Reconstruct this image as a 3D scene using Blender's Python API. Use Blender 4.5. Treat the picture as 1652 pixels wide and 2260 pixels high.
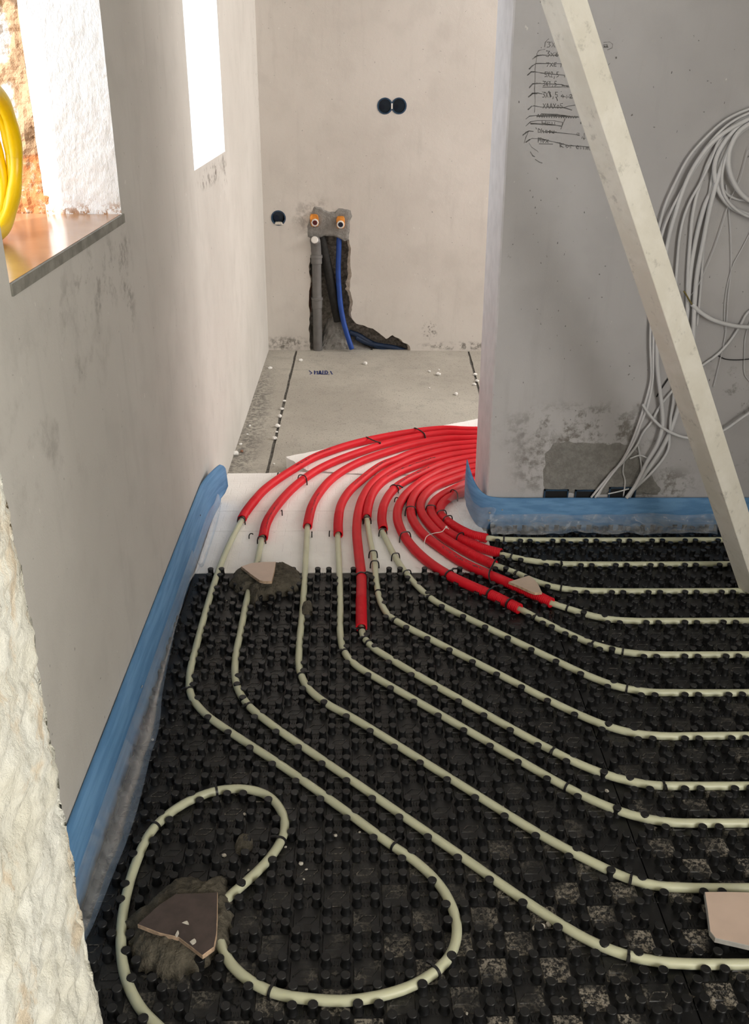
import bpy, bmesh, math, random
from mathutils import Vector, Matrix, noise
random.seed(7)
for o in list(bpy.data.objects): bpy.data.objects.remove(o)
scn = bpy.context.scene
COL = scn.collection

# ------------------------------------------------------------------ camera
F, PITCH, YAW, ROLL = 2029.454, .45397, .03153, .01272
CAM = Vector((.02062, -1.28857, 1.29568))
cp, sp = math.cos(PITCH), math.sin(PITCH)
fw = Vector((math.sin(YAW)*cp, math.cos(YAW)*cp, -sp))
rt = Vector((math.cos(YAW), -math.sin(YAW), 0)); up = rt.cross(fw)
r2 = rt*math.cos(ROLL)+up*math.sin(ROLL); u2 = up*math.cos(ROLL)-rt*math.sin(ROLL)
cd = bpy.data.cameras.new('camera'); cam = bpy.data.objects.new('camera', cd); COL.objects.link(cam)
cd.sensor_fit = 'VERTICAL'; cd.sensor_height = 24; cd.lens = F/2260*24; cd.clip_start = .02
M = Matrix((r2, u2, -fw)).transposed().to_4x4(); M.translation = CAM
cam.matrix_world = M; scn.camera = cam

# ------------------------------------------------------------------ world, sun, lamps, exposure
w = bpy.data.worlds.new('sky'); scn.world = w; w.use_nodes = True
bg = w.node_tree.nodes['Background']; bg.inputs[0].default_value = (.84, .92, 1, 1); bg.inputs[1].default_value = 3.4
def sun(d, e, c, ang):
    l = bpy.data.lights.new('sun', 'SUN'); l.energy = e; l.color = c; l.angle = math.radians(ang)
    o = bpy.data.objects.new('sun', l); COL.objects.link(o)
    o.rotation_euler = Vector(d).to_track_quat('-Z', 'Y').to_euler(); o.location = (-3, -3, 4)
sun((1, 1.65, -.62), 6.5, (1, .95, .88), .6)
def area(name, loc, aim, sx, sy, e, c):
    l = bpy.data.lights.new(name, 'AREA'); l.shape = 'RECTANGLE'; l.size = sx; l.size_y = sy; l.energy = e; l.color = c
    o = bpy.data.objects.new(name, l); COL.objects.link(o); o.location = loc
    o.rotation_euler = (Vector(aim)-Vector(loc)).to_track_quat('-Z', 'Y').to_euler()
area('door_daylight', (2.1, -3.2, 1.5), (.4, .8, .7), 1.4, 2.0, 60, (1, .975, .93))
area('jamb_fill', (3.0, -1.3, 1.5), (-.3, -.8, .9), .8, 1.6, 40, (1, .98, .88))  # unseen lamp added to brighten the stone jamb
area('passage_daylight', (3.05, 2.5, 1.55), (-.2, 2.4, .5), 2.0, 1.7, 80, (1, .95, .90))
scn.view_settings.view_transform = 'Standard'; scn.view_settings.look = 'None'
scn.view_settings.exposure = .42; scn.view_settings.gamma = 1; scn.view_settings.use_curve_mapping = False

# ------------------------------------------------------------------ materials
class NT:
    def __init__(s, name):
        s.m = bpy.data.materials.new(name); s.m.use_nodes = True; s.t = s.m.node_tree
        s.b = s.t.nodes['Principled BSDF']; s.out = s.t.nodes['Material Output']
        s.tc = s.n('ShaderNodeTexCoord')
        s.pos = s.n('ShaderNodeNewGeometry').outputs['Position']
    def n(s, t, **k):
        x = s.t.nodes.new(t)
        for a, v in k.items(): setattr(x, a, v)
        return x
    def l(s, a, b): s.t.links.new(a, b)
    def noise(s, scale, det=4, rough=.55, vec=None, dist=0):
        x = s.n('ShaderNodeTexNoise'); x.inputs['Scale'].default_value = scale; x.inputs['Detail'].default_value = det
        x.inputs['Roughness'].default_value = rough; x.inputs['Distortion'].default_value = dist
        s.l(vec if vec is not None else s.pos, x.inputs['Vector']); return x.outputs[0]
    def ramp(s, v, a, b, ca=0, cb=1):
        x = s.n('ShaderNodeMapRange'); x.interpolation_type = 'SMOOTHSTEP'
        s.l(v, x.inputs[0]); x.inputs[1].default_value = a; x.inputs[2].default_value = b
        x.inputs[3].default_value = ca; x.inputs[4].default_value = cb; return x.outputs[0]
    def math(s, op, a, b=0):
        x = s.n('ShaderNodeMath', operation=op)
        for i, v in enumerate((a, b)):
            if isinstance(v, (int, float)): x.inputs[i].default_value = v
            else: s.l(v, x.inputs[i])
        return x.outputs[0]
    def mix(s, f, a, b):
        x = s.n('ShaderNodeMix', data_type='RGBA')
        if isinstance(f, (int, float)): x.inputs[0].default_value = f
        else: s.l(f, x.inputs[0])
        for i, v in ((6, a), (7, b)):
            if isinstance(v, tuple): x.inputs[i].default_value = v+(1,) if len(v) == 3 else v
            else: s.l(v, x.inputs[i])
        return x.outputs[2]
    def col(s, c):
        if isinstance(c, tuple): s.b.inputs['Base Color'].default_value = c+(1,)
        else: s.l(c, s.b.inputs['Base Color'])
    def rough(s, r):
        if isinstance(r, (int, float)): s.b.inputs['Roughness'].default_value = r
        else: s.l(r, s.b.inputs['Roughness'])
    def bump(s, h, st, dist=.002):
        x = s.n('ShaderNodeBump'); x.inputs['Strength'].default_value = st; x.inputs['Distance'].default_value = dist
        s.l(h, x.inputs['Height']); s.l(x.outputs[0], s.b.inputs['Normal'])
    def mapped(s, sc, vec=None):
        x = s.n('ShaderNodeMapping'); x.inputs['Scale'].default_value = sc
        s.l(vec if vec is not None else s.pos, x.inputs[0]); return x.outputs[0]
    def blob(s, c, rad):
        a = s.n('ShaderNodeVectorMath', operation='SUBTRACT'); s.l(s.pos, a.inputs[0]); a.inputs[1].default_value = c
        m = s.n('ShaderNodeVectorMath', operation='DIVIDE'); s.l(a.outputs[0], m.inputs[0]); m.inputs[1].default_value = rad
        d = s.n('ShaderNodeVectorMath', operation='LENGTH'); s.l(m.outputs[0], d.inputs[0])
        return s.ramp(d.outputs['Value'], 1, .3)

def simple(name, c, r=.5, var=.12, sc=30, bump=0, bsc=200, metal=0, sss=0, spec=None, lo=None):
    t = NT(name)
    d = lo or tuple(x*(1-var*2) for x in c)
    t.col(t.mix(t.ramp(t.noise(sc), .3, .7), d, c)); t.rough(r); t.b.inputs['Metallic'].default_value = metal
    if bump: t.bump(t.noise(bsc, 3), bump)
    if sss:
        t.b.inputs['Subsurface Weight'].default_value = sss; t.b.inputs['Subsurface Radius'].default_value = (.01, .009, .006)
        t.b.inputs['Subsurface Scale'].default_value = 1
    if spec is not None: t.b.inputs['Specular IOR Level'].default_value = spec
    return t.m

def plaster(name, c1, c2, smears=(), speck=.5, spc=(.10, .09, .08)):
    t = NT(name)
    col = t.mix(t.ramp(t.noise(1.7, 3), .35, .65), c1, c2)
    col = t.mix(t.math('MULTIPLY', t.ramp(t.noise(9, 5), .45, .7), .25), col, tuple(x*.82 for x in c1))
    streak = t.noise(7, 4, .6, t.mapped((3, 3, .35)))
    col = t.mix(t.math('MULTIPLY', t.ramp(streak, .55, .72), .16), col, tuple(x*.72 for x in c1))
    sp = t.ramp(t.noise(85, 2, .5), .735, .78)
    col = t.mix(t.math('MULTIPLY', sp, speck), col, spc)
    pale = t.ramp(t.noise(60, 2, .5, t.mapped((1, 1, .6))), .74, .78)
    col = t.mix(t.math('MULTIPLY', pale, .5), col, (.82, .80, .75))
    for c, rad, sc, lo, hi, k in smears:
        n = t.ramp(t.noise(sc, 6, .7), lo, hi)
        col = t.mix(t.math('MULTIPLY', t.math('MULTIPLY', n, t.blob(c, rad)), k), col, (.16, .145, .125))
    t.col(col); t.rough(.9); t.b.inputs['Specular IOR Level'].default_value = .2
    t.bump(t.math('ADD', t.math('MULTIPLY', t.noise(26, 4), .8), t.math('MULTIPLY', t.noise(260, 3), .3)), .3, .004)
    return t.m

M_left = plaster('plaster_warm', (.56, .54, .505), (.61, .59, .555),
    [((-.43, .42, .93), (.2, .34, .10), 16, .5, .66, .5), ((-.43, .64, .90), (.2, .08, .16), 24, .5, .64, .55),
     ((-.43, .15, .80), (.2, .4, .2), 9, .5, .7, .35),
     ((-.42, 1.85, .97), (.2, .36, .045), 26, .5, .62, .95), ((-.42, 2.12, .95), (.2, .1, .10), 20, .5, .66, .7),
     ((-.40, 3.3, 1.2), (.2, .15, .5), 30, .6, .66, .6)])
M_back = plaster('plaster_cream', (.63, .595, .55), (.69, .655, .61),
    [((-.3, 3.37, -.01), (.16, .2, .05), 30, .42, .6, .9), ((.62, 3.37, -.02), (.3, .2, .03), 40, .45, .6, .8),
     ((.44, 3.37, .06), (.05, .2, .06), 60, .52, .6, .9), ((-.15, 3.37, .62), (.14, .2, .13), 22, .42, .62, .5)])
M_part = plaster('plaster_grey', (.485, .474, .48), (.545, .534, .54),
    [((.72, 1.25, .32), (.32, .2, .12), 30, .46, .64, .85), ((.60, 1.25, .22), (.12, .2, .14), 24, .42, .6, .75),
     ((.98, 1.25, .14), (.14, .2, .09), 26, .44, .6, .8), ((1.15, 1.25, .35), (.22, .2, .25), 22, .54, .66, .6),
     ((.55, 1.25, .9), (.16, .2, .4), 60, .64, .7, .6)], .8)
M_stone = None
def stone():
    t = NT('rough_stone')
    n1 = t.noise(6, 5, .6); n2 = t.noise(40, 6, .7); v = t.noise(11, 6, .65, t.mapped((1, 1, .55)), .6)
    col = t.mix(t.ramp(n1, .35, .65), (.76, .74, .64), (.84, .84, .78))
    col = t.mix(t.ramp(v, .54, .64), col, (.74, .64, .50))
    col = t.mix(t.math('MULTIPLY', t.ramp(n2, .5, .75), .6), col, (.46, .44, .36))
    t.col(col); t.rough(.93); t.bump(t.math('ADD', n2, t.math('MULTIPLY', t.noise(120, 5, .75), .8)), .6, .009); return t.m
M_stone = stone()
def brick_reveal():
    t = NT('raw_masonry')
    sep = t.n('ShaderNodeSeparateXYZ'); t.l(t.pos, sep.inputs[0]); X, Z = sep.outputs['X'], sep.outputs['Z']
    wv = t.math('MULTIPLY', t.math('SUBTRACT', t.noise(14, 5, .65), .5), .085)
    xw = t.math('ADD', X, wv); zw = t.math('ADD', Z, t.math('MULTIPLY', t.math('SUBTRACT', t.noise(11, 4, .6), .5), .07))
    n2 = t.noise(60, 5, .75)
    stone = t.mix(t.ramp(n2, .5, .75), (.62, .60, .58), (.45, .40, .36))
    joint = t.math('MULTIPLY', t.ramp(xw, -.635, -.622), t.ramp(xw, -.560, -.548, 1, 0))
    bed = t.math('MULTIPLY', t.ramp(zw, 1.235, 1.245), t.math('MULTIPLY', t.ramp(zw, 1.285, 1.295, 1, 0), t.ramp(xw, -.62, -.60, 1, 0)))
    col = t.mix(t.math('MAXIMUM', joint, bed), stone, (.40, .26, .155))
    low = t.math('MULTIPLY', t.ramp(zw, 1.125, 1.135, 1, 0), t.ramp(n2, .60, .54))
    col = t.mix(low, col, (.44, .17, .06))  # orange brick at the foot, with the hose coil's glow put into its colour
    t.col(col); t.rough(.9); t.bump(n2, .8, .01); return t.m
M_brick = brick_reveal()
def white_plaster():
    t = NT('rough_white_plaster'); sep = t.n('ShaderNodeSeparateXYZ'); t.l(t.pos, sep.inputs[0])
    g = t.noise(120, 4, .7, t.mapped((1, 1, .35)))
    col = t.mix(t.ramp(g, .35, .65), (.80, .79, .795), (.88, .87, .87))
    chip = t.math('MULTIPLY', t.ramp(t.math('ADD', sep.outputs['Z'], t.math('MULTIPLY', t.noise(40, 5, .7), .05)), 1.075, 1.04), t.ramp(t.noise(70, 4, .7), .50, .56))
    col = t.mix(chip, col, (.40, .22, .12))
    t.col(col); t.rough(.9); t.bump(g, .8, .006); return t.m
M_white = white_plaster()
def concrete():
    t = NT('concrete')
    col = t.mix(t.ramp(t.noise(2.2, 4), .35, .68), (.375, .35, .305), (.465, .44, .385))
    col = t.mix(t.math('MULTIPLY', t.ramp(t.noise(14, 6, .7), .48, .7), .45), col, (.28, .265, .235))
    col = t.mix(t.math('MULTIPLY', t.ramp(t.noise(150, 3, .6), .60, .68), .85), col, (.15, .14, .125))
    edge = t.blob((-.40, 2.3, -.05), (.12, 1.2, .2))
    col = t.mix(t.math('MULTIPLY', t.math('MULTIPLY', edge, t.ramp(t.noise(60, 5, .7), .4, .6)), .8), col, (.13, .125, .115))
    t.col(col); t.rough(.9); t.bump(t.noise(120, 4), .5, .003); return t.m
M_conc = concrete()
M_groove = simple('groove_dirt', (.20, .19, .17), .95, .3, 60)
def eps():
    t = NT('polystyrene')
    n = t.noise(500, 2); br = t.n('ShaderNodeTexBrick'); br.inputs['Scale'].default_value = 1
    br.inputs['Brick Width'].default_value = .05; br.inputs['Row Height'].default_value = .05; br.inputs['Mortar Size'].default_value = .0022
    br.inputs['Mortar Smooth'].default_value = .6; br.offset = .5
    t.l(t.pos, br.inputs[0])
    br2 = t.n('ShaderNodeTexBrick'); br2.inputs['Scale'].default_value = 1; br2.inputs['Brick Width'].default_value = .022
    br2.inputs['Row Height'].default_value = .016; br2.inputs['Mortar Size'].default_value = .0012; t.l(t.pos, br2.inputs[0])
    vo = t.n('ShaderNodeTexVoronoi'); vo.inputs['Scale'].default_value = 230; t.l(t.pos, vo.inputs['Vector'])
    h = t.math('ADD', t.math('MULTIPLY', br.outputs['Fac'], -.45), t.math('MULTIPLY', vo.outputs['Distance'], .35))
    h = t.math('ADD', h, t.math('MULTIPLY', t.math('MULTIPLY', br2.outputs['Fac'], t.ramp(t.noise(14, 2), .45, .55)), -.9))
    col = t.mix(t.ramp(t.noise(6, 4), .4, .7), (.95, .935, .915), (.88, .86, .84))
    col = t.mix(t.math('MULTIPLY', t.ramp(t.noise(55, 4, .7), .66, .74), .5), col, (.45, .40, .34))
    t.col(col); t.rough(.7); t.bump(h, .5, .0022)
    t.b.inputs['Subsurface Weight'].default_value = .0
    return t.m
M_eps = eps()
M_crumb = simple('polystyrene_crumb', (.88, .87, .84), .7, .04, 80)
def membrane():
    t = NT('black_moulded_plastic')
    col = t.mix(t.ramp(t.noise(30, 4), .35, .7), (.0065, .0068, .0076), (.014, .0143, .0150))
    col = t.mix(t.math('MULTIPLY', t.ramp(t.noise(320, 3), .66, .72), .25), col, (.2, .19, .17))
    t.col(col); t.rough(t.ramp(t.noise(18, 4), .3, .7, .30, .50)); t.bump(t.noise(160, 3), .15, .001)
    t.b.inputs['Specular IOR Level'].default_value = .45
    return t.m
M_mem = membrane()
def dusty(name='dusty_black_plastic', k=.10, lo=.54, hi=.66):
    t = NT(name)
    sep = t.n('ShaderNodeSeparateXYZ'); t.l(t.pos, sep.inputs[0])
    base = t.mix(t.ramp(t.noise(30, 4), .35, .7), (.0065, .0068, .0076), (.014, .0143, .0150))
    g = t.math('ADD', t.math('MULTIPLY', sep.outputs['X'], .55), t.math('MULTIPLY', sep.outputs['Y'], -1.0))
    zone = t.ramp(g, -.02, .58)
    big = t.ramp(t.noise(9.5, 2), .40, .60)
    fine = t.ramp(t.noise(170, 6, .75), .46, .58)
    f = t.math('MULTIPLY', t.math('MULTIPLY', zone, big), fine)
    light = t.math('MULTIPLY', t.math('MULTIPLY', t.ramp(t.noise(5, 3), .35, .65), t.ramp(t.noise(240, 5, .7), lo, hi)), k)
    f = t.math('MAXIMUM', f, light)
    col = t.mix(f, base, (.36, .325, .27))
    t.col(col); t.rough(t.ramp(f, 0, .5, .42, .9)); t.bump(t.noise(180, 3), .2, .001)
    return t.m
M_dust = dusty(); M_edge = dusty('worn_highlit_edges', .62, .47, .60)  # M_edge: dust and scratches, with thin edge highlights put into the colour
M_pipe = simple('cream_pipe', (.615, .625, .45), .38, .05, 12, 0, sss=.35)
M_red = simple('red_corrugated_plastic', (.70, .006, .018), .5, .06, 20, spec=.3)
def foam():
    t = NT('blue_foam')
    n = t.noise(240, 3)
    col = t.mix(t.ramp(t.noise(5, 3, .5, t.mapped((3, 1.2, 14))), .35, .65), (.092, .235, .45), (.14, .31, .55))
    t.col(col); t.rough(.75); t.bump(n, .25, .001)
    t.b.inputs['Subsurface Weight'].default_value = .15; t.b.inputs['Subsurface Radius'].default_value = (.004, .006, .01)
    t.b.inputs['Subsurface Scale'].default_value = 1
    return t.m
M_foam = foam()
def film(name='clear_film', d0=.04, d1=.13):
    t = NT(name)
    tr = t.n('ShaderNodeBsdfTransparent'); tr.inputs[0].default_value = (.93, .95, .97, 1)
    df = t.n('ShaderNodeBsdfDiffuse'); df.inputs[0].default_value = (.80, .84, .88, 1)
    gl = t.n('ShaderNodeBsdfGlossy'); gl.inputs[0].default_value = (1, 1, 1, 1); gl.inputs['Roughness'].default_value = .24
    bp = t.n('ShaderNodeBump'); bp.inputs['Strength'].default_value = .5; bp.inputs['Distance'].default_value = .003
    t.l(t.noise(30, 3, .55, None, 1.2), bp.inputs['Height']); t.l(bp.outputs[0], gl.inputs['Normal'])
    m1 = t.n('ShaderNodeMixShader'); t.l(t.ramp(t.noise(22, 5, .65, None, 1.5), .35, .75, d0, d1), m1.inputs[0]); t.l(tr.outputs[0], m1.inputs[1]); t.l(df.outputs[0], m1.inputs[2])
    lw = t.n('ShaderNodeLayerWeight'); lw.inputs[0].default_value = .35; t.l(bp.outputs[0], lw.inputs['Normal'])
    m2 = t.n('ShaderNodeMixShader'); t.l(t.ramp(lw.outputs['Fresnel'], 0, 1, .02, .16), m2.inputs[0]); t.l(m1.outputs[0], m2.inputs[1]); t.l(gl.outputs[0], m2.inputs[2])
    t.l(m2.outputs[0], t.out.inputs[0]); return t.m
M_film = film('clear_film', .09, .22); M_film2 = film('crinkled_film', .10, .34)
def beamy():
    t = NT('plaster_smeared_aluminium')
    col = t.mix(t.ramp(t.noise(8, 6, .65, None, .4), .35, .7), (.80, .765, .67), (.90, .87, .79))
    col = t.mix(t.math('MULTIPLY', t.ramp(t.noise(28, 6, .7), .56, .7), .55), col, (.46, .44, .38))
    t.col(col); t.rough(.55); t.b.inputs['Metallic'].default_value = .15; t.bump(t.noise(45, 5), .3, .002); return t.m
M_beam = beamy()
M_cable = simple('white_cable', (.70, .70, .715), .42, .05, 12)
M_dark = simple('dark_blue_box_plastic', (.022, .062, .12), .4, .2, 40)
M_black = simple('black_plastic', (.012, .012, .013), .4, .2, 40)
M_drain = simple('grey_drain_plastic', (.17, .165, .16), .5, .12, 18)
M_insul = simple('black_pipe_insulation', (.022, .021, .019), .8, .3, 60, .4, 160)
M_blue = simple('blue_pipe_plastic', (.012, .07, .36), .42, .12, 20)
M_dkblue = simple('dark_blue_conduit', (.008, .03, .085), .5, .2, 20)
M_orange = simple('orange_tape', (.80, .30, .035), .6, .1, 40)
M_ring = simple('white_metal_ring', (.80, .78, .74), .35, .05, 40)
M_redin = simple('dark_red_plug', (.16, .012, .015), .5, .2, 40)
M_bluein = simple('navy_plug', (.012, .014, .04), .5, .2, 40)
def mortar(name, a, b):
    t = NT(name); n = t.noise(55, 6, .7)
    t.col(t.mix(t.ramp(n, .35, .68), a, b)); t.rough(.95); t.bump(t.math('ADD', n, t.noise(260, 4)), 1, .004); return t.m
M_mortar = mortar('wet_brown_mortar', (.066, .058, .042), (.135, .118, .088))
M_mgrey = mortar('grey_mortar', (.235, .227, .213), (.33, .32, .30))
M_rubble = mortar('niche_rubble', (.15, .135, .115), (.36, .33, .29))
M_chip = mortar('broken_plaster', (.42, .36, .29), (.58, .51, .43))
M_brickred = mortar('broken_brick', (.20, .08, .05), (.32, .17, .11))
M_tile = simple('beige_ceramic', (.60, .47, .37), .35, .05, 25)
M_tilep = simple('pale_pink_ceramic', (.66, .51, .42), .4, .06, 14)
M_tileb = simple('brown_tile_back', (.085, .062, .055), .7, .15, 40, .3, 120)
M_body = simple('tile_body', (.62, .44, .30), .8, .2, 90)
M_grey = simple('tile_grey_edge', (.40, .39, .37), .8, .1, 60)
M_yel = simple('yellow_hose', (.90, .62, .0), .35, .08, 12, sss=.4)
M_sill = simple('brown_sill_board', (.52, .30, .17), .18, .12, 7)
M_sillf = simple('grey_sill_edge', (.31, .30, .265), .9, .2, 25, .4)
M_pencil = simple('pencil_mark', (.12, .117, .115), .8, .1, 40)
M_pencil2 = simple('faint_pencil_mark', (.25, .245, .24), .8, .1, 40)
M_ink = simple('blue_marker', (.03, .05, .22), .7, .3, 90)
M_copper = simple('bare_copper', (.30, .24, .08), .4, .2, 40, metal=.6)
M_nail = simple('zinc_nail', (.55, .54, .50), .35, .1, 40, metal=.8)
M_flake = simple('plaster_flake', (.70, .66, .58), .9, .15, 90)
M_ceil = plaster('ceiling_plaster', (.62, .60, .56), (.66, .64, .6))

# ------------------------------------------------------------------ object helpers
def tag(o, label=None, cat=None, group=None, kind=None):
    if label: o['label'] = label
    if cat: o['category'] = cat
    if group: o['group'] = group
    if kind: o['kind'] = kind
    return o
def link(name, bm, mats, parent=None, smooth=False, origin=None, weld=False):
    if weld: bmesh.ops.remove_doubles(bm, verts=bm.verts, dist=1e-5)
    bmesh.ops.recalc_face_normals(bm, faces=bm.faces) if smooth != 'keep' else None
    me = bpy.data.meshes.new(name); bm.to_mesh(me); bm.free()
    for m in (mats if isinstance(mats, (list, tuple)) else [mats]): me.materials.append(m)
    if smooth is True:
        for p in me.polygons: p.use_smooth = True
    o = bpy.data.objects.new(name, me); COL.objects.link(o)
    if parent is not None:
        o.parent = parent; o.location = -wloc(parent)
    elif origin is not False:
        vs = me.vertices
        if origin is None:
            xs = [v.co.x for v in vs]; ys = [v.co.y for v in vs]; zs = [v.co.z for v in vs]
            origin = ((min(xs)+max(xs))/2, (min(ys)+max(ys))/2, min(zs))
        me.transform(Matrix.Translation(-Vector(origin))); o.location = origin
    return o
def wloc(o):
    v = Vector(o.location)
    while o.parent is not None: o = o.parent; v += Vector(o.location)
    return v
def empty(name, loc, label, cat, group=None):
    o = bpy.data.objects.new(name, None); COL.objects.link(o); o.location = loc; o.empty_display_size = .05
    return tag(o, label, cat, group)
def copy_tree(o, parent=None):
    c = o.copy(); COL.objects.link(c)
    if parent is not None: c.parent = parent
    for ch in list(o.children): copy_tree(ch, c)
    return c
def NB(): return bmesh.new()
def quad(bm, pts, mi=0):
    f = bm.faces.new([bm.verts.new(p) for p in pts]); f.material_index = mi; return f
def box(bm, x0, x1, y0, y1, z0, z1, mi=0):
    v = [bm.verts.new((x, y, z)) for z in (z0, z1) for x, y in ((x0, y0), (x1, y0), (x1, y1), (x0, y1))]
    for q in ((3, 2, 1, 0), (4, 5, 6, 7), (0, 1, 5, 4), (1, 2, 6, 5), (2, 3, 7, 6), (3, 0, 4, 7)):
        f = bm.faces.new([v[i] for i in q]); f.material_index = mi
def prism(bm, outline, z0, z1, mi=0, mtop=None, tilt=(0, 0), bevel=0):
    c = sum((Vector((p[0], p[1])) for p in outline), Vector((0, 0)))/len(outline)
    def zt(p, z): return z+(p[0]-c.x)*tilt[0]+(p[1]-c.y)*tilt[1]
    a = [bm.verts.new((p[0], p[1], zt(p, z0))) for p in outline]
    rings = [a]
    if bevel:
        rings.append([bm.verts.new((p[0], p[1], zt(p, z1-bevel))) for p in outline])
        rings.append([bm.verts.new((p[0]+(c.x-p[0])*bevel/max(.01, (Vector(p[:2])-c).length), p[1]+(c.y-p[1])*bevel/max(.01, (Vector(p[:2])-c).length), zt(p, z1))) for p in outline])
    else: rings.append([bm.verts.new((p[0], p[1], zt(p, z1))) for p in outline])
    n = len(a)
    for r, s in zip(rings, rings[1:]):
        for i in range(n):
            f = bm.faces.new((r[i], r[(i+1) % n], s[(i+1) % n], s[i])); f.material_index = mi
    f = bm.faces.new(a[::-1]); f.material_index = mi
    f = bm.faces.new(rings[-1]); f.material_index = mi if mtop is None else mtop
def smooth_path(pts, step):
    P = [Vector(p) for p in pts]; out = []
    if len(P) == 2:
        n = max(1, int((P[1]-P[0]).length/step)); return [P[0].lerp(P[1], i/n) for i in range(n+1)]
    Q = [P[0]*2-P[1]]+P+[P[-1]*2-P[-2]]
    for i in range(1, len(Q)-2):
        p0, p1, p2, p3 = Q[i-1:i+3]
        t0 = 0; t1 = t0+max(1e-5, (p1-p0).length**.5); t2 = t1+max(1e-5, (p2-p1).length**.5); t3 = t2+max(1e-5, (p3-p2).length**.5)
        n = max(1, int(round((p2-p1).length/step)))
        for k in range(n):
            t = t1+(t2-t1)*k/n
            a1 = p0*((t1-t)/(t1-t0))+p1*((t-t0)/(t1-t0)); a2 = p1*((t2-t)/(t2-t1))+p2*((t-t1)/(t2-t1)); a3 = p2*((t3-t)/(t3-t2))+p3*((t-t2)/(t3-t2))
            b1 = a1*((t2-t)/(t2-t0))+a2*((t-t0)/(t2-t0)); b2 = a2*((t3-t)/(t3-t1))+a3*((t-t1)/(t3-t1))
            out.append(b1*((t2-t)/(t2-t1))+b2*((t-t1)/(t2-t1)))
    out.append(P[-1]); return out
def sweep(bm, path, r, n=12, cap=True, mi=0, flat=None):
    rings = []; s = 0; N = None
    for i, p in enumerate(path):
        t = (path[min(i+1, len(path)-1)]-path[max(i-1, 0)])
        if t.length < 1e-9: t = Vector((0, 0, 1))
        t.normalize()
        if N is None:
            ref = Vector((0, 0, 1)) if abs(t.z) < .9 else Vector((0, 1, 0)); N = (ref-t*ref.dot(t)).normalized()
        else: N = (N-t*N.dot(t)).normalized()
        B = t.cross(N)
        if i: s += (p-path[i-1]).length
        rr = r(s) if callable(r) else r
        rings.append([bm.verts.new(p+(N*math.cos(a)*(flat or 1)+B*math.sin(a))*rr) for a in (2*math.pi*k/n for k in range(n))])
    for u, v in zip(rings, rings[1:]):
        for k in range(n):
            f = bm.faces.new((u[k], u[(k+1) % n], v[(k+1) % n], v[k])); f.material_index = mi
    if cap:
        for rg in (rings[0][::-1], rings[-1]):
            f = bm.faces.new(rg); f.material_index = mi
    return rings
def cyl(bm, c, axis, prof, n=20, mi=0, cap=True):
    """lathe: prof = [(distance along axis, radius)...]"""
    a = Vector(axis).normalized(); ref = Vector((0, 0, 1)) if abs(a.z) < .9 else Vector((1, 0, 0))
    u = (ref-a*ref.dot(a)).normalized(); v = a.cross(u); rings = []
    for d, r in prof:
        rings.append([bm.verts.new(Vector(c)+a*d+(u*math.cos(2*math.pi*k/n)+v*math.sin(2*math.pi*k/n))*r) for k in range(n)])
    for p, q in zip(rings, rings[1:]):
        for k in range(n):
            f = bm.faces.new((p[k], p[(k+1) % n], q[(k+1) % n], q[k])); f.material_index = mi
    if cap:
        for rg in (rings[0][::-1], rings[-1]):
            f = bm.faces.new(rg); f.material_index = mi
def wob(i, amp, seed=0, f=.7): return noise.noise(Vector((i*f, seed*3.1, .5)))*amp
def rough_line(pts, step, amp, seed=0):
    out = []
    for a, b in zip(pts, pts[1:]):
        a = Vector(a); b = Vector(b); n = max(1, int((b-a).length/step)); d = (b-a).normalized() if (b-a).length else Vector((1, 0)); nn = Vector((-d.y, d.x))
        for k in range(n):
            p = a.lerp(b, k/n); out.append(p+nn*(noise.noise(Vector((p.x*38, p.y*38, seed)))*amp+noise.noise(Vector((p.x*120, p.y*120, seed+5)))*amp*.4))
    out.append(Vector(pts[-1])); return out
def heap(bm, outline, H, rings=30, seed=0, rough=.006, base=.001, n=150, mi=0):
    c = sum((Vector(p) for p in outline), Vector((0, 0)))/len(outline)
    P = [Vector((p[0], p[1], 0)) for p in outline]; loop = smooth_path(P+[P[0]], .004)[:-1]
    loop = [loop[int(i*len(loop)/n)] for i in range(n)]
    for i, p in enumerate(loop):
        d = (p.xy-c); k = noise.noise(Vector((p.x*40, p.y*40, seed)))*.10+noise.noise(Vector((p.x*130, p.y*130, seed)))*.07+noise.noise(Vector((p.x*340, p.y*340, seed)))*.05; loop[i] = (p.xy.copy(), d*k)
    top = bm.verts.new((c.x, c.y, base+H)); prev = None
    for r in range(1, rings+1):
        t = 1-(1-r/rings)**1.4; cur = []
        for p in loop:
            q = c.lerp(p[0], t)+p[1]*t**7; h = H*max(0, 1-t**5)**.7
            h += (noise.noise(Vector((q.x*45, q.y*45, seed)))+.6*noise.noise(Vector((q.x*140, q.y*140, seed+2)))+.35*noise.noise(Vector((q.x*330, q.y*330, seed+3))))*rough*min(1, (1-t)*4+.15)
            cur.append(bm.verts.new((q.x, q.y, base+max(0 if r < rings else -.0005, h))))
        for i in range(n):
            f = bm.faces.new((top, cur[i], cur[(i+1) % n]) if prev is None else (prev[i], cur[i], cur[(i+1) % n], prev[(i+1) % n])); f.material_index = mi
        prev = cur
def ribbon(bm, pts, wd, axis='Y', off=1.2494, mi=0):
    P = [Vector(p) for p in pts]
    for a, b in zip(P, P[1:]):
        d = b-a
        if d.length < 1e-6: continue
        nn = Vector((-d.y, d.x)).normalized()*wd/2; e = d.normalized()*wd*.35; q = (a-e+nn, a-e-nn, b+e-nn, b+e+nn)
        quad(bm, [(v.x, off, v.y) if axis == 'Y' else (v.x, v.y, off) for v in q], mi)

# ------------------------------------------------------------------ shell of the room
ZF = -.045
def LW(y): return -.446+.0165*y
ZC = 2.55; YB = 3.37; XR = 3.2; YR = -3.5
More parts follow.
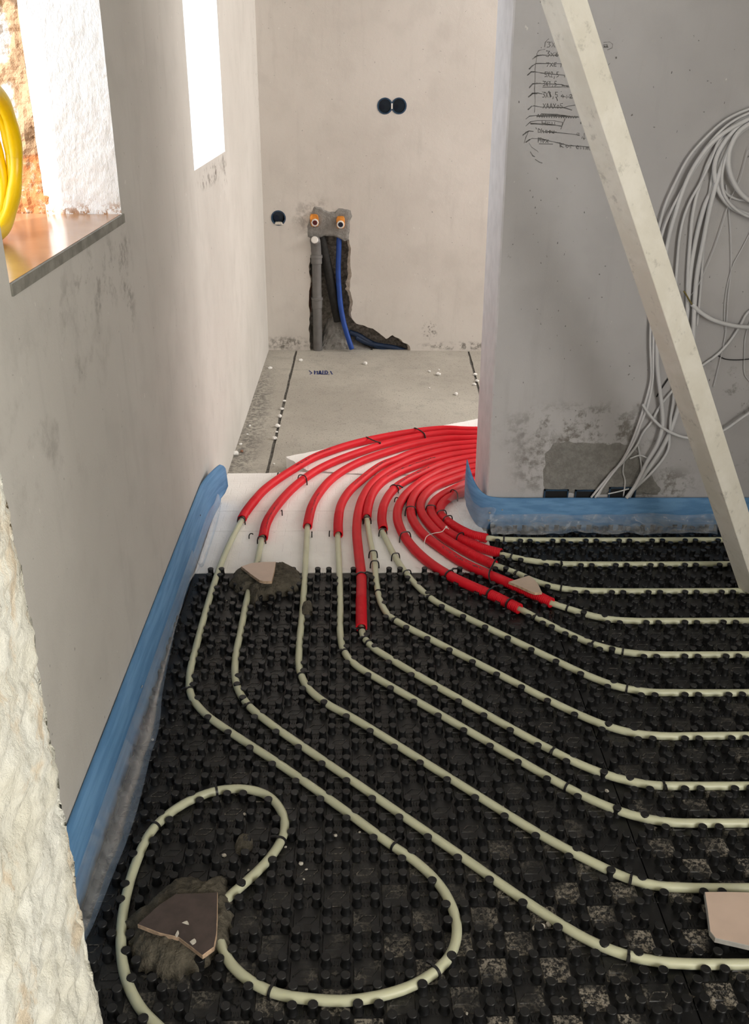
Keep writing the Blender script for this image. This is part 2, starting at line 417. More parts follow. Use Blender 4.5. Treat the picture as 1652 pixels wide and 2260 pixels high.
# floor with two narrow grooves
bm = NB()
def gx(k, y): return (-.273+(y-1.83)*.0171) if k == 0 else (.625+(y-2.89)*.041)
G = .0055
edges = [lambda y: LW(y)-.04, lambda y: gx(0, y)-G, lambda y: gx(0, y)+G, lambda y: gx(1, y)-G, lambda y: gx(1, y)+G, lambda y: XR+.1]
ys = [YR-.1, 0, 1.2]+[1.5+i*.05 for i in range(39)]
for i in (0, 2, 4):
    for a, b in zip(ys, ys[1:]):
        j = lambda f, y, s: f(y)+(noise.noise(Vector((y*30, s, 1)))*.004 if 0 < s < 5 else 0)
        quad(bm, [(j(edges[i], a, i), a, ZF), (j(edges[i+1], a, i+1), a, ZF), (j(edges[i+1], b, i+1), b, ZF), (j(edges[i], b, i), b, ZF)])
        for k in (i, i+1):
            if 0 < k < 5:
                x0, x1 = j(edges[k], a, k), j(edges[k], b, k); quad(bm, [(x0, a, ZF), (x1, b, ZF), (x1, b, ZF-.005), (x0, a, ZF-.005)], 1)
for i in (1, 3):
    for a, b in zip(ys, ys[1:]):
        quad(bm, [(edges[i](a)-.006, a, ZF-.005), (edges[i+1](a)+.006, a, ZF-.005), (edges[i+1](b)+.006, b, ZF-.005), (edges[i](b)-.006, b, ZF-.005)], 1)
floor = tag(link('floor', bm, [M_conc, M_groove], origin=False, smooth='keep'), 'bare grey concrete floor with two narrow grooves', 'floor', kind='structure')
bm = NB()
for pts in ([(-.168,3.015),(-.154,2.979),(-.162,2.957)], [(-.142,3.015),(-.14,2.958)], [(-.141,2.986),(-.128,3.008),(-.127,2.958)], [(-.12,2.958),(-.116,3.016),(-.108,2.958),(-.119,2.979)], [(-.102,3.016),(-.101,2.958),(-.09,2.958),(-.091,3.016)], [(-.085,3.016),(-.078,2.987),(-.084,2.958),(-.071,2.958)], [(-.065,3.009),(-.056,2.958)]):
    ribbon(bm, pts, .006, 'Z', ZF+.0008)
link('marker_scribble', bm, M_ink, floor)

# left wall with two deep window openings
WT = .50
Y1a, Y1b, Z1, H1 = .002, .652, 1.000, 1.60
Y2a, Y2b, Z2, H2 = 1.530, 2.174, 1.012, 1.75
bm = NB()
yy = [YR, Y1a, Y1b, Y2a, Y2b, YB+.06]; 
def lwall(y0, y1, z0, z1):
    n = max(1, int((y1-y0)/.25))
    for i in range(n):
        a = y0+(y1-y0)*i/n; b = y0+(y1-y0)*(i+1)/n
        quad(bm, [(LW(a), a, z0), (LW(b), b, z0), (LW(b), b, z1), (LW(a), a, z1)])
for a, b, z0, z1 in ((YR, Y1a, ZF-.03, ZC), (Y1a, Y1b, ZF-.03, Z1), (Y1a, Y1b, H1, ZC), (Y1b, Y2a, ZF-.03, ZC), (Y2a, Y2b, ZF-.03, Z2), (Y2a, Y2b, H2, ZC), (Y2b, YB+.06, ZF-.03, ZC)): lwall(a, b, z0, z1)
# outer face of the wall
def owall(y0, y1, z0, z1): quad(bm, [(LW(y0)-WT, y0, z0), (LW(y0)-WT, y0, z1), (LW(y1)-WT, y1, z1), (LW(y1)-WT, y1, z0)])
for a, b, z0, z1 in ((YR, Y1a, ZF-.03, ZC), (Y1a, Y1b, ZF-.03, Z1), (Y1a, Y1b, H1, ZC), (Y1b, Y2a, ZF-.03, ZC), (Y2a, Y2b, ZF-.03, Z2), (Y2a, Y2b, H2, ZC), (Y2b, YB+.06, ZF-.03, ZC)): owall(a, b, z0, z1)
tag(link('wall_left', bm, M_left, origin=False, smooth='keep'), 'long plastered wall on the left with two deep window openings', 'wall', kind='structure')

def reveal_grid(bm, o, u, v, nu, nv, nrm, amp, seed, mi=0, sc=30):
    o, u, v, nrm = map(Vector, (o, u, v, nrm)); R = []
    for i in range(nu+1):
        row = []
        for k in range(nv+1):
            p = o+u*(i/nu)+v*(k/nv)
            ed = 0 if amp == 0 else 1
            d = (noise.noise(p*sc*.35+Vector((seed, 0, 0)))+.5*noise.noise(p*sc+Vector((seed, 3, 0)))+.25*noise.noise(p*sc*3))*amp
            row.append(bm.verts.new(p+nrm*d*ed))
        R.append(row)
    for i in range(nu):
        for k in range(nv):
            f = bm.faces.new((R[i][k], R[i+1][k], R[i+1][k+1], R[i][k+1])); f.material_index = mi
# window_1: plastered inner reveal, raw masonry towards the outside, board sill
xin, xo = LW(Y1b), LW(Y1b)-WT
bm = NB()
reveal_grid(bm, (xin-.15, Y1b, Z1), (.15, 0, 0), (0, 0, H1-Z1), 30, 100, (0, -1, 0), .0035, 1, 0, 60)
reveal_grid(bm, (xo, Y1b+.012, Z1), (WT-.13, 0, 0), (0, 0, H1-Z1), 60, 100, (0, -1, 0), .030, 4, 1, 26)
quad(bm, [(LW(Y1a), Y1a, Z1), (LW(Y1a)-WT, Y1a, Z1), (LW(Y1a)-WT, Y1a, H1), (LW(Y1a), Y1a, H1)], 0)
quad(bm, [(LW(Y1a), Y1a, H1), (LW(Y1a)-WT, Y1a, H1), (xo, Y1b, H1), (xin, Y1b, H1)], 0)
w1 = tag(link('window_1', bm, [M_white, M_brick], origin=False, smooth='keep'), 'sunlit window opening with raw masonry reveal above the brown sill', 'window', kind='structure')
bm = NB()
pl = [(LW(Y1a)-WT, Y1a), (LW(Y1a)-.002, Y1a), (xin-.002, Y1b), (xo, Y1b)]
prism(bm, pl, Z1-.012, Z1+.0165)
link('window_sill', bm, M_sill, w1)
bm = NB()
prism(bm, [(LW(Y1a)-.02, Y1a-.0), (LW(Y1a)+.003, Y1a-.0), (LW(Y1b)+.003, Y1b+.012), (LW(Y1b)-.02, Y1b+.012)], Z1-.001, Z1+.016)
link('sill_edge', bm, M_sillf, w1)
# window_2
bm = NB()
xin2, xo2 = LW(Y2b), LW(Y2b)-WT
reveal_grid(bm, (xo2, Y2b, Z2), (WT, 0, 0), (0, 0, H2-Z2), 60, 90, (0, -1, 0), .004, 9, 0, 50)
quad(bm, [(LW(Y2a), Y2a, Z2), (LW(Y2a)-WT, Y2a, Z2), (LW(Y2a)-WT, Y2a, H2), (LW(Y2a), Y2a, H2)], 0)
quad(bm, [(LW(Y2a), Y2a, H2), (LW(Y2a)-WT, Y2a, H2), (xo2, Y2b, H2), (xin2, Y2b, H2)], 0)
quad(bm, [(LW(Y2a), Y2a, Z2), (LW(Y2a)-WT, Y2a, Z2), (xo2, Y2b, Z2), (xin2, Y2b, Z2)], 0)
M_white2 = simple('white_reveal_plaster', (.92, .92, .93), .9, .02, 20, .5, 110)
tag(link('window_2', bm, [M_white2], origin=False, smooth='keep'), 'bright white window slot farther along the left wall', 'window', kind='structure')

# back wall: niche cut to the floor and three round box holes
hole = [Vector(p) for p in [(-.177,-.055),(-.18,.034),(-.176,.128),(-.179,.22),(-.17,.311),(-.175,.383),(-.161,.445),(-.162,.488),(-.148,.523),(-.097,.534),(-.041,.535),(.021,.52),(.034,.472),(.03,.402),(.037,.335),(.028,.267),(.044,.21),(.034,.152),(.039,.12),(.062,.096),(.095,.087),(.146,.068),(.189,.04),(.217,.016),(.249,.036),(.283,.017),(.314,-.005),(.338,-.021),(.341,-.05)]]
hole[0].y = hole[-1].y = ZF-.01
hl = rough_line(hole, .012, .006, 3)
sock = [[(.192,1.118)][0], [(.257,1.119)][0], [(-.318,.614)][0]]
SR = .033
bm = NB()
def loop_edges(pts):
    vs = [bm.verts.new((p[0], YB, p[1])) for p in pts]; return [bm.edges.new((vs[i], vs[(i+1) % len(vs)])) for i in range(len(vs))]
outer = [(LW(YB)-.03, ZF-.03)]+[(p.x, p.y) for p in hl]+[(XR+.05, ZF-.03), (XR+.05, ZC), (LW(YB)-.03, ZC)]
E = loop_edges(outer)
for s in sock: E += loop_edges([(s[0]+SR*math.cos(k*math.pi/12), s[1]+SR*math.sin(k*math.pi/12)) for k in range(24)])
bmesh.ops.triangle_fill(bm, edges=E, use_beauty=True, normal=(0, -1, 0))
for f in bm.faces: f.material_index = 0
# broken edges of the niche
ND = .075
prev = None
for i, p in enumerate(hl):
    k = noise.noise(Vector((p.x*60, p.y*60, 9)))
    a = bm.verts.new((p.x, YB, p.y)); inx = -.006-abs(k)*.014
    cdir = (Vector((-.09, .3))-p).normalized()
    wd = (.016+.016*abs(k)) if p.x > -.02 else .02*abs(k); dep = .011+k*.006 if p.x > -.02 else .016+k*.006
    b = bm.verts.new((p.x+cdir.x*wd, YB+dep, p.y+cdir.y*wd*.6)); c = bm.verts.new((p.x+cdir.x*.012, YB+ND, p.y))
    if prev:
        right = p.x > .0
        f = bm.faces.new((prev[0], a, b, prev[1])); f.material_index = 1
        f = bm.faces.new((prev[1], b, c, prev[2])); f.material_index = 3 if (p.x > -.01 and p.y < .12 or noise.noise(Vector((p.x*9, p.y*9, 4))) > .1) else 2
    prev = (a, b, c)
# niche back
bx0, bx1, bz1, by1 = hl[0].x-.12, hl[-1].x+.12, .66, YB+.14
for q4 in ([(bx0, by1, ZF-.03), (bx1, by1, ZF-.03), (bx1, by1, bz1), (bx0, by1, bz1)], [(bx0, YB+.004, ZF-.03), (bx0, by1, ZF-.03), (bx0, by1, bz1), (bx0, YB+.004, bz1)], [(bx1, YB+.004, ZF-.03), (bx1, by1, ZF-.03), (bx1, by1, bz1), (bx1, YB+.004, bz1)], [(bx0, YB+.004, bz1), (bx1, YB+.004, bz1), (bx1, by1, bz1), (bx0, by1, bz1)], [(bx0, YB-.02, ZF-.003), (bx1, YB-.02, ZF-.003), (bx1, by1, ZF-.003), (bx0, by1, ZF-.003)]): quad(bm, q4, 2)
x0, x1 = hl[0].x-.03, hl[-1].x+.03
R = []
for i in range(41):
    row = []
    for k in range(61):
        x = x0+(x1-x0)*i/40; z = ZF-.02+(.62)*k/60
        d = noise.noise(Vector((x*25, z*25, 2)))*.016+noise.noise(Vector((x*80, z*80, 2)))*.007
        row.append(bm.verts.new((x, YB+ND-.008+d, z)))
    R.append(row)
for i in range(40):
    for k in range(60):
        f = bm.faces.new((R[i][k], R[i+1][k], R[i+1][k+1], R[i][k+1])); f.material_index = 2
wb = tag(link('wall_back', bm, [M_back, M_chip, M_rubble, M_brickred], origin=False), 'cream plastered end wall with a broken-out pipe chase', 'wall', kind='structure')
# rubble in the foot of the niche
bm = NB()
ol = [(-.13,-.052),(-.11,.034),(-.086,.1),(-.056,.119),(-.026,.101),(.002,.046),(.037,.006),(.096,-.025),(.148,-.051)]
R = []
for i in range(25):
    u = i/24; x = ol[0][0]+(ol[-1][0]-ol[0][0])*u
    pts = [p for p in ol]; zt = None
    for a, b in zip(pts, pts[1:]):
        if a[0] <= x <= b[0]: zt = a[1]+(b[1]-a[1])*(x-a[0])/max(1e-6, b[0]-a[0])
    zt = max(zt or ZF, ZF)
    row = []
    for k in range(13):
        t = k/12; z = ZF+(zt-ZF)*t; n1 = noise.noise(Vector((x*50, z*50, 7)))*.012+noise.noise(Vector((x*140, z*140, 7)))*.005
        row.append(bm.verts.new((x, YB+.012+.05*t+n1, z)))
    R.append(row)
for i in range(24):
    for k in range(12): bm.faces.new((R[i][k], R[i+1][k], R[i+1][k+1], R[i][k+1]))
link('mortar_fill', bm, M_mgrey, wb)
# mortar patch around the two water outlets
def slab_patch(name, pts, y0, thick, mat, parent, seed, amp=.004):
    bm = NB(); ol = rough_line(list(map(Vector, pts))+[Vector(pts[0])], .008, amp, seed)[:-1]
    c = sum(ol, Vector((0, 0)))/len(ol); n = len(ol); prev = None
    for r in range(7):
        t = 1-r/6.5; off = thick*(0 if r == 0 else 1)
        cur = []
        for p in ol:
            q = c.lerp(p, t); cur.append(bm.verts.new((q.x, y0-off-noise.noise(Vector((q.x*50, q.y*50, seed)))*.0025*(r > 0), q.y)))
        if prev:
            for i in range(n): bm.faces.new((prev[i], prev[(i+1) % n], cur[(i+1) % n], cur[i]))
        prev = cur
    bm.faces.new(prev); return link(name, bm, mat, parent)
slab_patch('mortar_patch', [(-.183,.575),(-.173,.607),(-.164,.639),(-.145,.672),(-.119,.668),(-.097,.656),(-.067,.648),(-.04,.646),(-.023,.665),(.008,.663),(.039,.655),(.045,.627),(.032,.593),(.034,.55),(.025,.511),(.003,.507),(-.019,.52),(-.05,.53),(-.095,.53),(-.121,.523),(-.153,.51),(-.181,.523)], YB+.002, .008, M_mgrey, wb, 4)

# partition wall
def PX(z): return .4455-.0155*z
PY0, PY1 = 1.25, 1.522
bm = NB()
zs = [ZF-.03, .3, .8, 1.3, ZC]
for a, b in zip(zs, zs[1:]):
    quad(bm, [(PX(a)+.004, PY0, a), (XR, PY0, a), (XR, PY0, b), (PX(b)+.004, PY0, b)], 0)
    quad(bm, [(PX(a), PY0+.004, a), (PX(a)+.004, PY0, a), (PX(b)+.004, PY0, b), (PX(b), PY0+.004, b)], 1)
    quad(bm, [(PX(a), PY1, a), (PX(a), PY0+.004, a), (PX(b), PY0+.004, b), (PX(b), PY1, b)], 1)
    quad(bm, [(XR, PY1, a), (PX(a), PY1, a), (PX(b), PY1, b), (XR, PY1, b)], 0)
M_end = simple('pale_corner_plaster', (.66, .645, .655), .85, .06, 18, .25, 120)
wp = tag(link('wall_partition', bm, [M_part, M_end], origin=False, smooth='keep'), 'grey plastered partition wall with crossed-out pencil notes', 'wall', kind='structure')
slab_patch('mortar_patch', [(.613,.114),(.601,.193),(.605,.252),(.625,.284),(.663,.294),(.725,.289),(.78,.287),(.834,.29),(.87,.279),(.896,.252),(.93,.208),(.956,.163),(.983,.133),(.981,.111)], PY0+.001, .0035, M_mgrey, wp, 11, .005)

# remaining shell
bm = NB(); quad(bm, [(LW(YR)-.6, YR, ZC), (XR, YR, ZC), (XR, YB, ZC), (LW(YR)-.6, YB, ZC)]); tag(link('ceiling', bm, M_ceil, origin=False, smooth='keep'), 'plain plastered ceiling overhead', 'ceiling', kind='structure')
bm = NB(); quad(bm, [(XR, YR, ZF-.03), (XR, YB, ZF-.03), (XR, YB, ZC), (XR, YR, ZC)]); tag(link('wall_right', bm, M_back, origin=False, smooth='keep'), 'plastered side wall on the right, out of view', 'wall', kind='structure')
bm = NB(); quad(bm, [(LW(YR), YR, ZF-.03), (XR, YR, ZF-.03), (XR, YR, ZC), (LW(YR), YR, ZC)]); tag(link('wall_rear', bm, M_back, origin=False, smooth='keep'), 'plastered wall behind the viewer', 'wall', kind='structure')
bm = NB(); box(bm, 1.62, XR, -.95, -.50, ZF-.02, ZC); tag(link('wall_light_block', bm, M_back, origin=False, smooth='keep'), 'unseen plastered wall added to keep the jamb lamp off the left wall', 'wall', kind='structure')  # added out of view to block the jamb lamp from the left wall
# rough stone jamb in the left foreground
bm = NB(); R = []
JY, JX = -.50, -.292
nu, nv = 150, 330
for i in range(nu+1):
    row = []
    for k in range(nv+1):
        z = ZF-.01+(1.65)*k/nv; s = i/nu*.78
        if s < .6: p = Vector((JX, JY-.6+s, z)); nrm = Vector((1, 0, 0))
        else: p = Vector((JX-(s-.6), JY, z)); nrm = Vector((0, 1, 0))
        r = max(0, 1-abs(s-.6)/.03)
        q = Vector((p.x, p.y, p.z))
        big = noise.noise(q*5.5+Vector((3, 1, 0)))*.024; mid = noise.noise(q*17)*.012; fin = noise.noise(q*52)*.0055+noise.noise(q*130)*.0025
        ridge = -abs(noise.noise(q*4+Vector((0, 7, 2))))*.018
        d = big*.5+mid*.45+noise.noise(q*33)*.005+fin+ridge*.35+noise.noise(q*210)*.0018
        if s < .6: d -= r*r*.012
        row.append(bm.verts.new(p+nrm*d+(Vector((-.004*r, 0, 0)))))
    R.append(row)
for i in range(nu):
    for k in range(nv): bm.faces.new((R[i][k], R[i+1][k], R[i+1][k+1], R[i][k+1]))
tag(link('wall_jamb', bm, M_stone, origin=False, smooth=True), 'rough pale stone jamb at the left edge of the picture', 'wall', kind='structure')

# ------------------------------------------------------------------ writing on the partition
def note(x, y): return x/7.29+1120, y/7.29+60
GX = [[(.412,1.379),(.658,1.382),(.437,1.055),(.698,1.057)]][0]
def wp2(x, y):   # point of the note in the close view -> wall coordinates (bilinear)
    u = x/1604; v = y/2260
    a = Vector(GX[0]).lerp(Vector(GX[1]), u); b = Vector(GX[2]).lerp(Vector(GX[3]), u); return a.lerp(b, v)
GLY = {'3': [(0, 0, 1, 0, .45, .4, 1, .65, .6, 1, 0, .95)], 'X': [(0, 0, 1, 1), (1, 0, 0, 1)], '6': [(.9, 0, .2, .5, .1, .9, .6, 1, .9, .7, .5, .5, .1, .8)],
 '7': [(0, 0, 1, 0, .4, 1)], 'E': [(1, 0, .2, .1, .1, .5, .2, .95, 1, .9), (.1, .5, .8, .5)], '5': [(1, 0, .2, 0, .1, .45, .8, .5, .9, .85, .1, 1)],
 '2': [(0, .2, .5, 0, .9, .25, .1, 1, 1, 1)], ',': [(.5, .9, .3, 1.3)], '1': [(.2, .2, .6, 0, .5, 1)], 'A': [(0, 1, .5, 0, 1, 1), (.2, .6, .8, .6)],
 'H': [(0, 0, 0, 1), (1, 0, 1, 1), (0, .5, 1, .5)], 'o': [(.5, .3, .1, .6, .5, 1, .9, .6, .5, .3)], 'm': [(0, 1, .1, .4, .4, .5, .45, 1), (.45, .6, .7, .4, .95, 1)],
 'K': [(0, 0, 0, 1), (.9, .1, 0, .55, .9, 1)], 'R': [(0, 1, 0, 0, .8, .2, .1, .5, .9, 1)], 'e': [(.1, .6, .9, .5, .5, .25, .1, .6, .4, 1, .9, .9)], 'n': [(0, 1, 0, .3, .7, .4, .8, 1)],
 'u': [(0, .3, .1, .9, .7, 1, .8, .3)], ':': [(.4, .3, .5, .4), (.4, .9, .5, 1)], 'r': [(.1, 1, .1, .3, .8, .4)], 'x': [(0, .3, .9, 1), (.9, .3, 0, 1)], '4': [(.5, 0, 0, .6, 1, .6), (.7, .3, .6, 1)], 'c': [(.9, .4, .3, .3, .1, .8, .9, 1)], 'h': [(0, 0, 0, 1), (0, .6, .5, .4, .7, 1)], 'D': [(0, 1, .1, 0, .9, .3, .9, .8, 0, 1)]}
bm = NB(); TW = .0014
def S(pts, wd=TW, mi=0):
    P = [wp2(pts[i], pts[i+1]) for i in range(0, len(pts), 2)]; ribbon(bm, P, wd, 'Y', 1.2492, mi)
    ribbon(bm, [p+Vector((random.uniform(-.0012, .0012), random.uniform(-.0016, .0016))) for p in P], wd*.6, 'Y', 1.2490, 1)
def word(txt, x0, x1, y0, y1, slope=0, mi=0):
    n = len(txt); cw = (x1-x0)/n
    for i, ch in enumerate(txt):
        for st in GLY.get(ch, ()):
            pts = []
            for k in range(0, len(st), 2):
                X = x0+cw*(i+.1+.75*st[k]); pts += [X, y0+(y1-y0)*st[k+1]+slope*(X-x0)]
            S(pts, TW*.8, mi)
word('3X', 625, 770, 225, 305, 0, 1); S((590, 300, 600, 230, 640, 190, 660, 180), TW*.7, 1)
S((400, 490, 440, 450, 480, 435, 560, 425, 640, 430, 810, 428)); S((430, 470, 470, 436, 530, 428), TW*1.6); word('3x6', 610, 830, 365, 450); S((470, 400, 500, 360, 600, 335), TW*.6, 1)
S((340, 648, 390, 600, 450, 562, 520, 560, 860, 562, 853, 612)); S((345, 640, 400, 590), TW*1.8); word('7XE', 610, 790, 545, 605)
S((315, 742, 370, 690, 440, 690, 540, 705, 910, 742, 912, 770)); S((320, 738, 375, 690, 420, 688), TW*1.9); word('5X2,5', 585, 825, 690, 770)
S((345, 945, 395, 880, 460, 868, 540, 875, 860, 890, 985, 928)); S((350, 935, 400, 880, 520, 870), TW*1.7); word('3X1,5', 560, 790, 838, 912); word('mm', 865, 995, 885, 935); S((560, 935, 860, 930), TW*.7)
S((330, 1090, 390, 1035, 480, 1022, 560, 1040)); S((335, 1085, 400, 1030, 470, 1030), TW*2.2); word('3X1,5', 550, 810, 1010, 1095); S((660, 1000, 690, 1080), TW*2.5); word('4:2', 850, 1050, 1045, 1105); S((780, 1090, 800, 1145), TW); S((860, 1080, 1040, 1092), TW*.8)
S((325, 1290, 380, 1240, 420, 1232, 540, 1250, 900, 1262, 1030, 1300)); word('XAAXo5', 560, 890, 1195, 1270); S((900, 1262, 970, 1235, 1080, 1220)); S((325, 1288, 380, 1240), TW*1.8)
S((290, 1445, 350, 1395, 480, 1385, 760, 1380, 1140, 1415))
zz = []
for i in range(34): zz += [470+i*19.5, 1390+(-26 if i % 2 else 26)*(1-.4*i/34)+i*.8]
S(zz, TW*.9); S((470, 1400, 700, 1395, 1130, 1412), TW*2); S((540, 1365, 800, 1370, 1000, 1400), TW*1.2)
S((290, 1560, 360, 1490, 480, 1470, 740, 1472, 880, 1500, 870, 1560, 640, 1530, 370, 1520, 350, 1500)); S((370, 1525, 640, 1535, 760, 1545), TW*1.8); word('Hru', 540, 780, 1475, 1545); S((920, 1440, 880, 1540, 850, 1610))
S((240, 1715, 290, 1660, 340, 1640, 410, 1648)); S((245, 1705, 330, 1650), TW*1.6); word('Dhcou', 480, 760, 1600, 1668, .05); S((620, 1650, 920, 1680, 1150, 1708)); word('c', 1090, 1170, 1660, 1710); S((450, 1585, 455, 1610)); S((560, 1655, 780, 1660), TW*1.4)
S((290, 1830, 350, 1785, 390, 1765, 520, 1775, 620, 1800, 830, 1840, 960, 1880, 1300, 1905)); S((290, 1828, 350, 1785), TW*2); word('Hox', 480, 660, 1750, 1830, .06); word('Korenm', 830, 1330, 1835, 1910, .1); S((500, 1855, 720, 1862), TW*.8); S((500, 1760, 640, 1800), TW*1.7)
S((470, 400, 440, 640, 440, 800, 432, 960, 440, 1160, 425, 1340), TW*.7, 1); S((330, 1650, 290, 1750, 260, 1840), TW*.8); S((1230, 1680, 1225, 1780, 1245, 1760), TW*1.1); S((1225, 1780, 1212, 1758), TW)
S((340, 1840, 380, 1910, 470, 1970, 490, 2000), TW*.6, 1); S((360, 1990, 400, 2060, 430, 2070), TW*1.5, 1); S((440, 2120, 500, 2160, 550, 2180), TW*1.3, 1); S((1170, 1500, 1175, 1520), TW*1.5)
S((1540, 270, 1590, 265, 1600, 290), TW, 1); word('mm', 1540, 1620, 275, 310, 0); S((1540, 230, 1640, 225, 1690, 260, 1680, 320, 1600, 350), TW*.6, 1); S((1600, 595, 1640, 560), TW*.8, 1)
link('pencil_notes', bm, [M_pencil, M_pencil2], wp, smooth='keep')
# a scatter of small nicks and marks in the plaster
bm = NB()
for i in range(48):
    x = random.uniform(.50, 1.25); z = random.uniform(.32, 1.35); L = random.uniform(.0012, .005); a = random.uniform(-1.9, -1.2)
    ribbon(bm, [(x, z), (x+L*math.cos(a), z+L*math.sin(a))], random.uniform(.0008, .0022), 'Y', 1.2493)
link('plaster_nicks', bm, M_pencil, wp, smooth='keep')

# ------------------------------------------------------------------ pipes: plan lines in 50 mm cells of the moulded panels
Cc = .05
PIPES = [
 ('in the straight row nearest the blue foam strip', [(8.3, 23.45), (8.9, 23.25), (9.6, 23.1), (11, 23), (31, 23)]),
 ('in the second row out from the blue foam strip', [(8.8, 21.5), (9.35, 21.2), (10.1, 20.8), (11.2, 20.35), (12.6, 20.06), (14, 20), (31, 20)]),
 ('in the third row, passing behind the small beige tile shard', [(8.3, 20.4), (8.78, 19.92), (9.88, 18.98), (10.74, 18.1), (11.86, 17.4), (13.2, 17.08), (14.6, 17), (31, 17)]),
 ('in the fourth row, leaving the sleeve under the beige tile shard', [(10.7, 16.2), (11.2, 15.8), (12.1, 15.15), (12.95, 14.6), (13.9, 14.2), (15.2, 14.02), (16.5, 14), (31, 14)]),
 ('in the fifth row, from the longest sleeve on the black panel', [(9.0, 15.7), (9.44, 15.2), (10.4, 14.05), (11.4, 12.95), (12.5, 11.95), (13.6, 11.35), (14.8, 11.06), (16, 11), (31, 11)]),
 ('in the sixth row, with two staples on the white board', [(2.43, 24.3), (2.55, 23.76), (3.04, 21.3), (3.56, 19.3), (4.2, 17.55), (5.0, 16.05), (5.95, 14.98), (8, 12.92), (9.97, 10.95), (11.7, 9.28), (12.8, 8.5), (14, 8.1), (15.5, 8), (31, 8)]),
 ('in the seventh row, right of the straight-running sleeve', [(1.5, 26.6), (1.56, 25.9), (1.7, 23.2), (1.88, 20.6), (1.96, 17.8), (2.12, 15.95), (2.5, 14.65), (3.1, 13.85), (4.6, 12.33), (7.5, 9.45), (10.1, 6.88), (11.6, 5.7), (12.7, 5.2), (14, 5), (15.3, 5), (31, 5)]),
 ('in the eighth row, out of the straight-running red sleeve', [(1.0, 14.2), (1.06, 13.6), (1.18, 12.65), (1.6, 11.75), (2.45, 10.75), (3.5, 9.6), (5.15, 7.9), (8.6, 4.43), (10.0, 3.2), (11.2, 2.48), (12.4, 2.08), (13.6, 2), (31, 2)]),
 ('in the ninth row, fourth from the left on the white board', [(-.26, 24.3), (-.24, 23.66), (-.1, 19.24), (-.02, 15.5), (0, 12.95), (.22, 11.36), (.78, 10.26), (1.75, 9.22), (3.1, 7.88), (6.75, 4.25), (9.05, 1.98), (10.24, 1.02), (11.35, .4), (12.6, .06), (13.8, 0), (31, 0)]),
 ('in the tenth row, passing right of the mortar with the pink shard', [(-2.14, 25.5), (-2.12, 24.88), (-2.03, 19.26), (-1.98, 15.08), (-2, 11.76), (-1.88, 9.9), (-1.42, 8.5), (-.58, 7.4), (.65, 6.32), (4.6, 2.42), (7.6, -.55), (9.05, -1.75), (10.15, -2.52), (11, -2.86), (12, -3), (31, -3)]),
 ('in the nearest row, from under the pink shard mortar', [(-4.8, 24), (-4.78, 23.3), (-4.8, 20.7), (-4.98, 16.4), (-5, 13.2), (-5, 10.84), (-4.74, 8.88), (-4.1, 7.4), (-2.93, 5.98), (-.92, 3.95), (2.32, .69), (4.2, -1.2), (6.98, -4), (8.25, -5.08), (9.2, -5.6), (10.15, -5.88), (11.1, -6), (31, -6)]),
 ('looping round the brown tile in the foreground', [(-6.0, 26.4), (-6.2, 25.82), (-6.74, 21.5), (-6.92, 18.38), (-7, 15.34), (-7.02, 11.82), (-6.98, 9.6), (-6.68, 8.06), (-5.92, 6.8), (-4.8, 5.65), (-2.34, 3.4), (.26, .84), (1.92, -.86), (2.86, -1.76), (3.58, -2.78), (3.94, -3.84), (3.96, -4.74), (3.7, -5.5), (3.14, -6.14), (2.24, -6.68), (1.24, -6.98), (.28, -7.1), (-.82, -7.02), (-1.8, -6.82), (-2.68, -6.36), (-3.32, -5.76), (-3.7, -5.1), (-4.02, -4.3), (-3.98, -3.6), (-3.62, -3.06), (-3.14, -2.48), (-2.56, -1.68), (-2.14, -.84), (-1.98, -.06), (-2.12, .74), (-2.66, 1.6), (-3.48, 2.02), (-4.56, 2.02), (-5.54, 1.58), (-6.38, .8), (-6.94, -.22), (-7.16, -1.6), (-7.2, -2.9), (-7.1, -4.2), (-6.84, -5.4), (-6.44, -6.38), (-5.88, -7.22), (-5.3, -7.78), (-4.3, -8.6), (-3.2, -9.2)]),
]
ZP = .0106
PATH = []
for i, (desc, cells) in enumerate(PIPES):
    path = smooth_path([(x*Cc, y*Cc, ZP) for x, y in cells], .010)
    PATH.append(path)
    bm = NB(); sweep(bm, path, .0086, 16)
    tag(link('heating_pipe', bm, M_pipe, smooth=True), 'cream heating pipe '+desc, 'pipe', 'cream underfloor heating pipes')

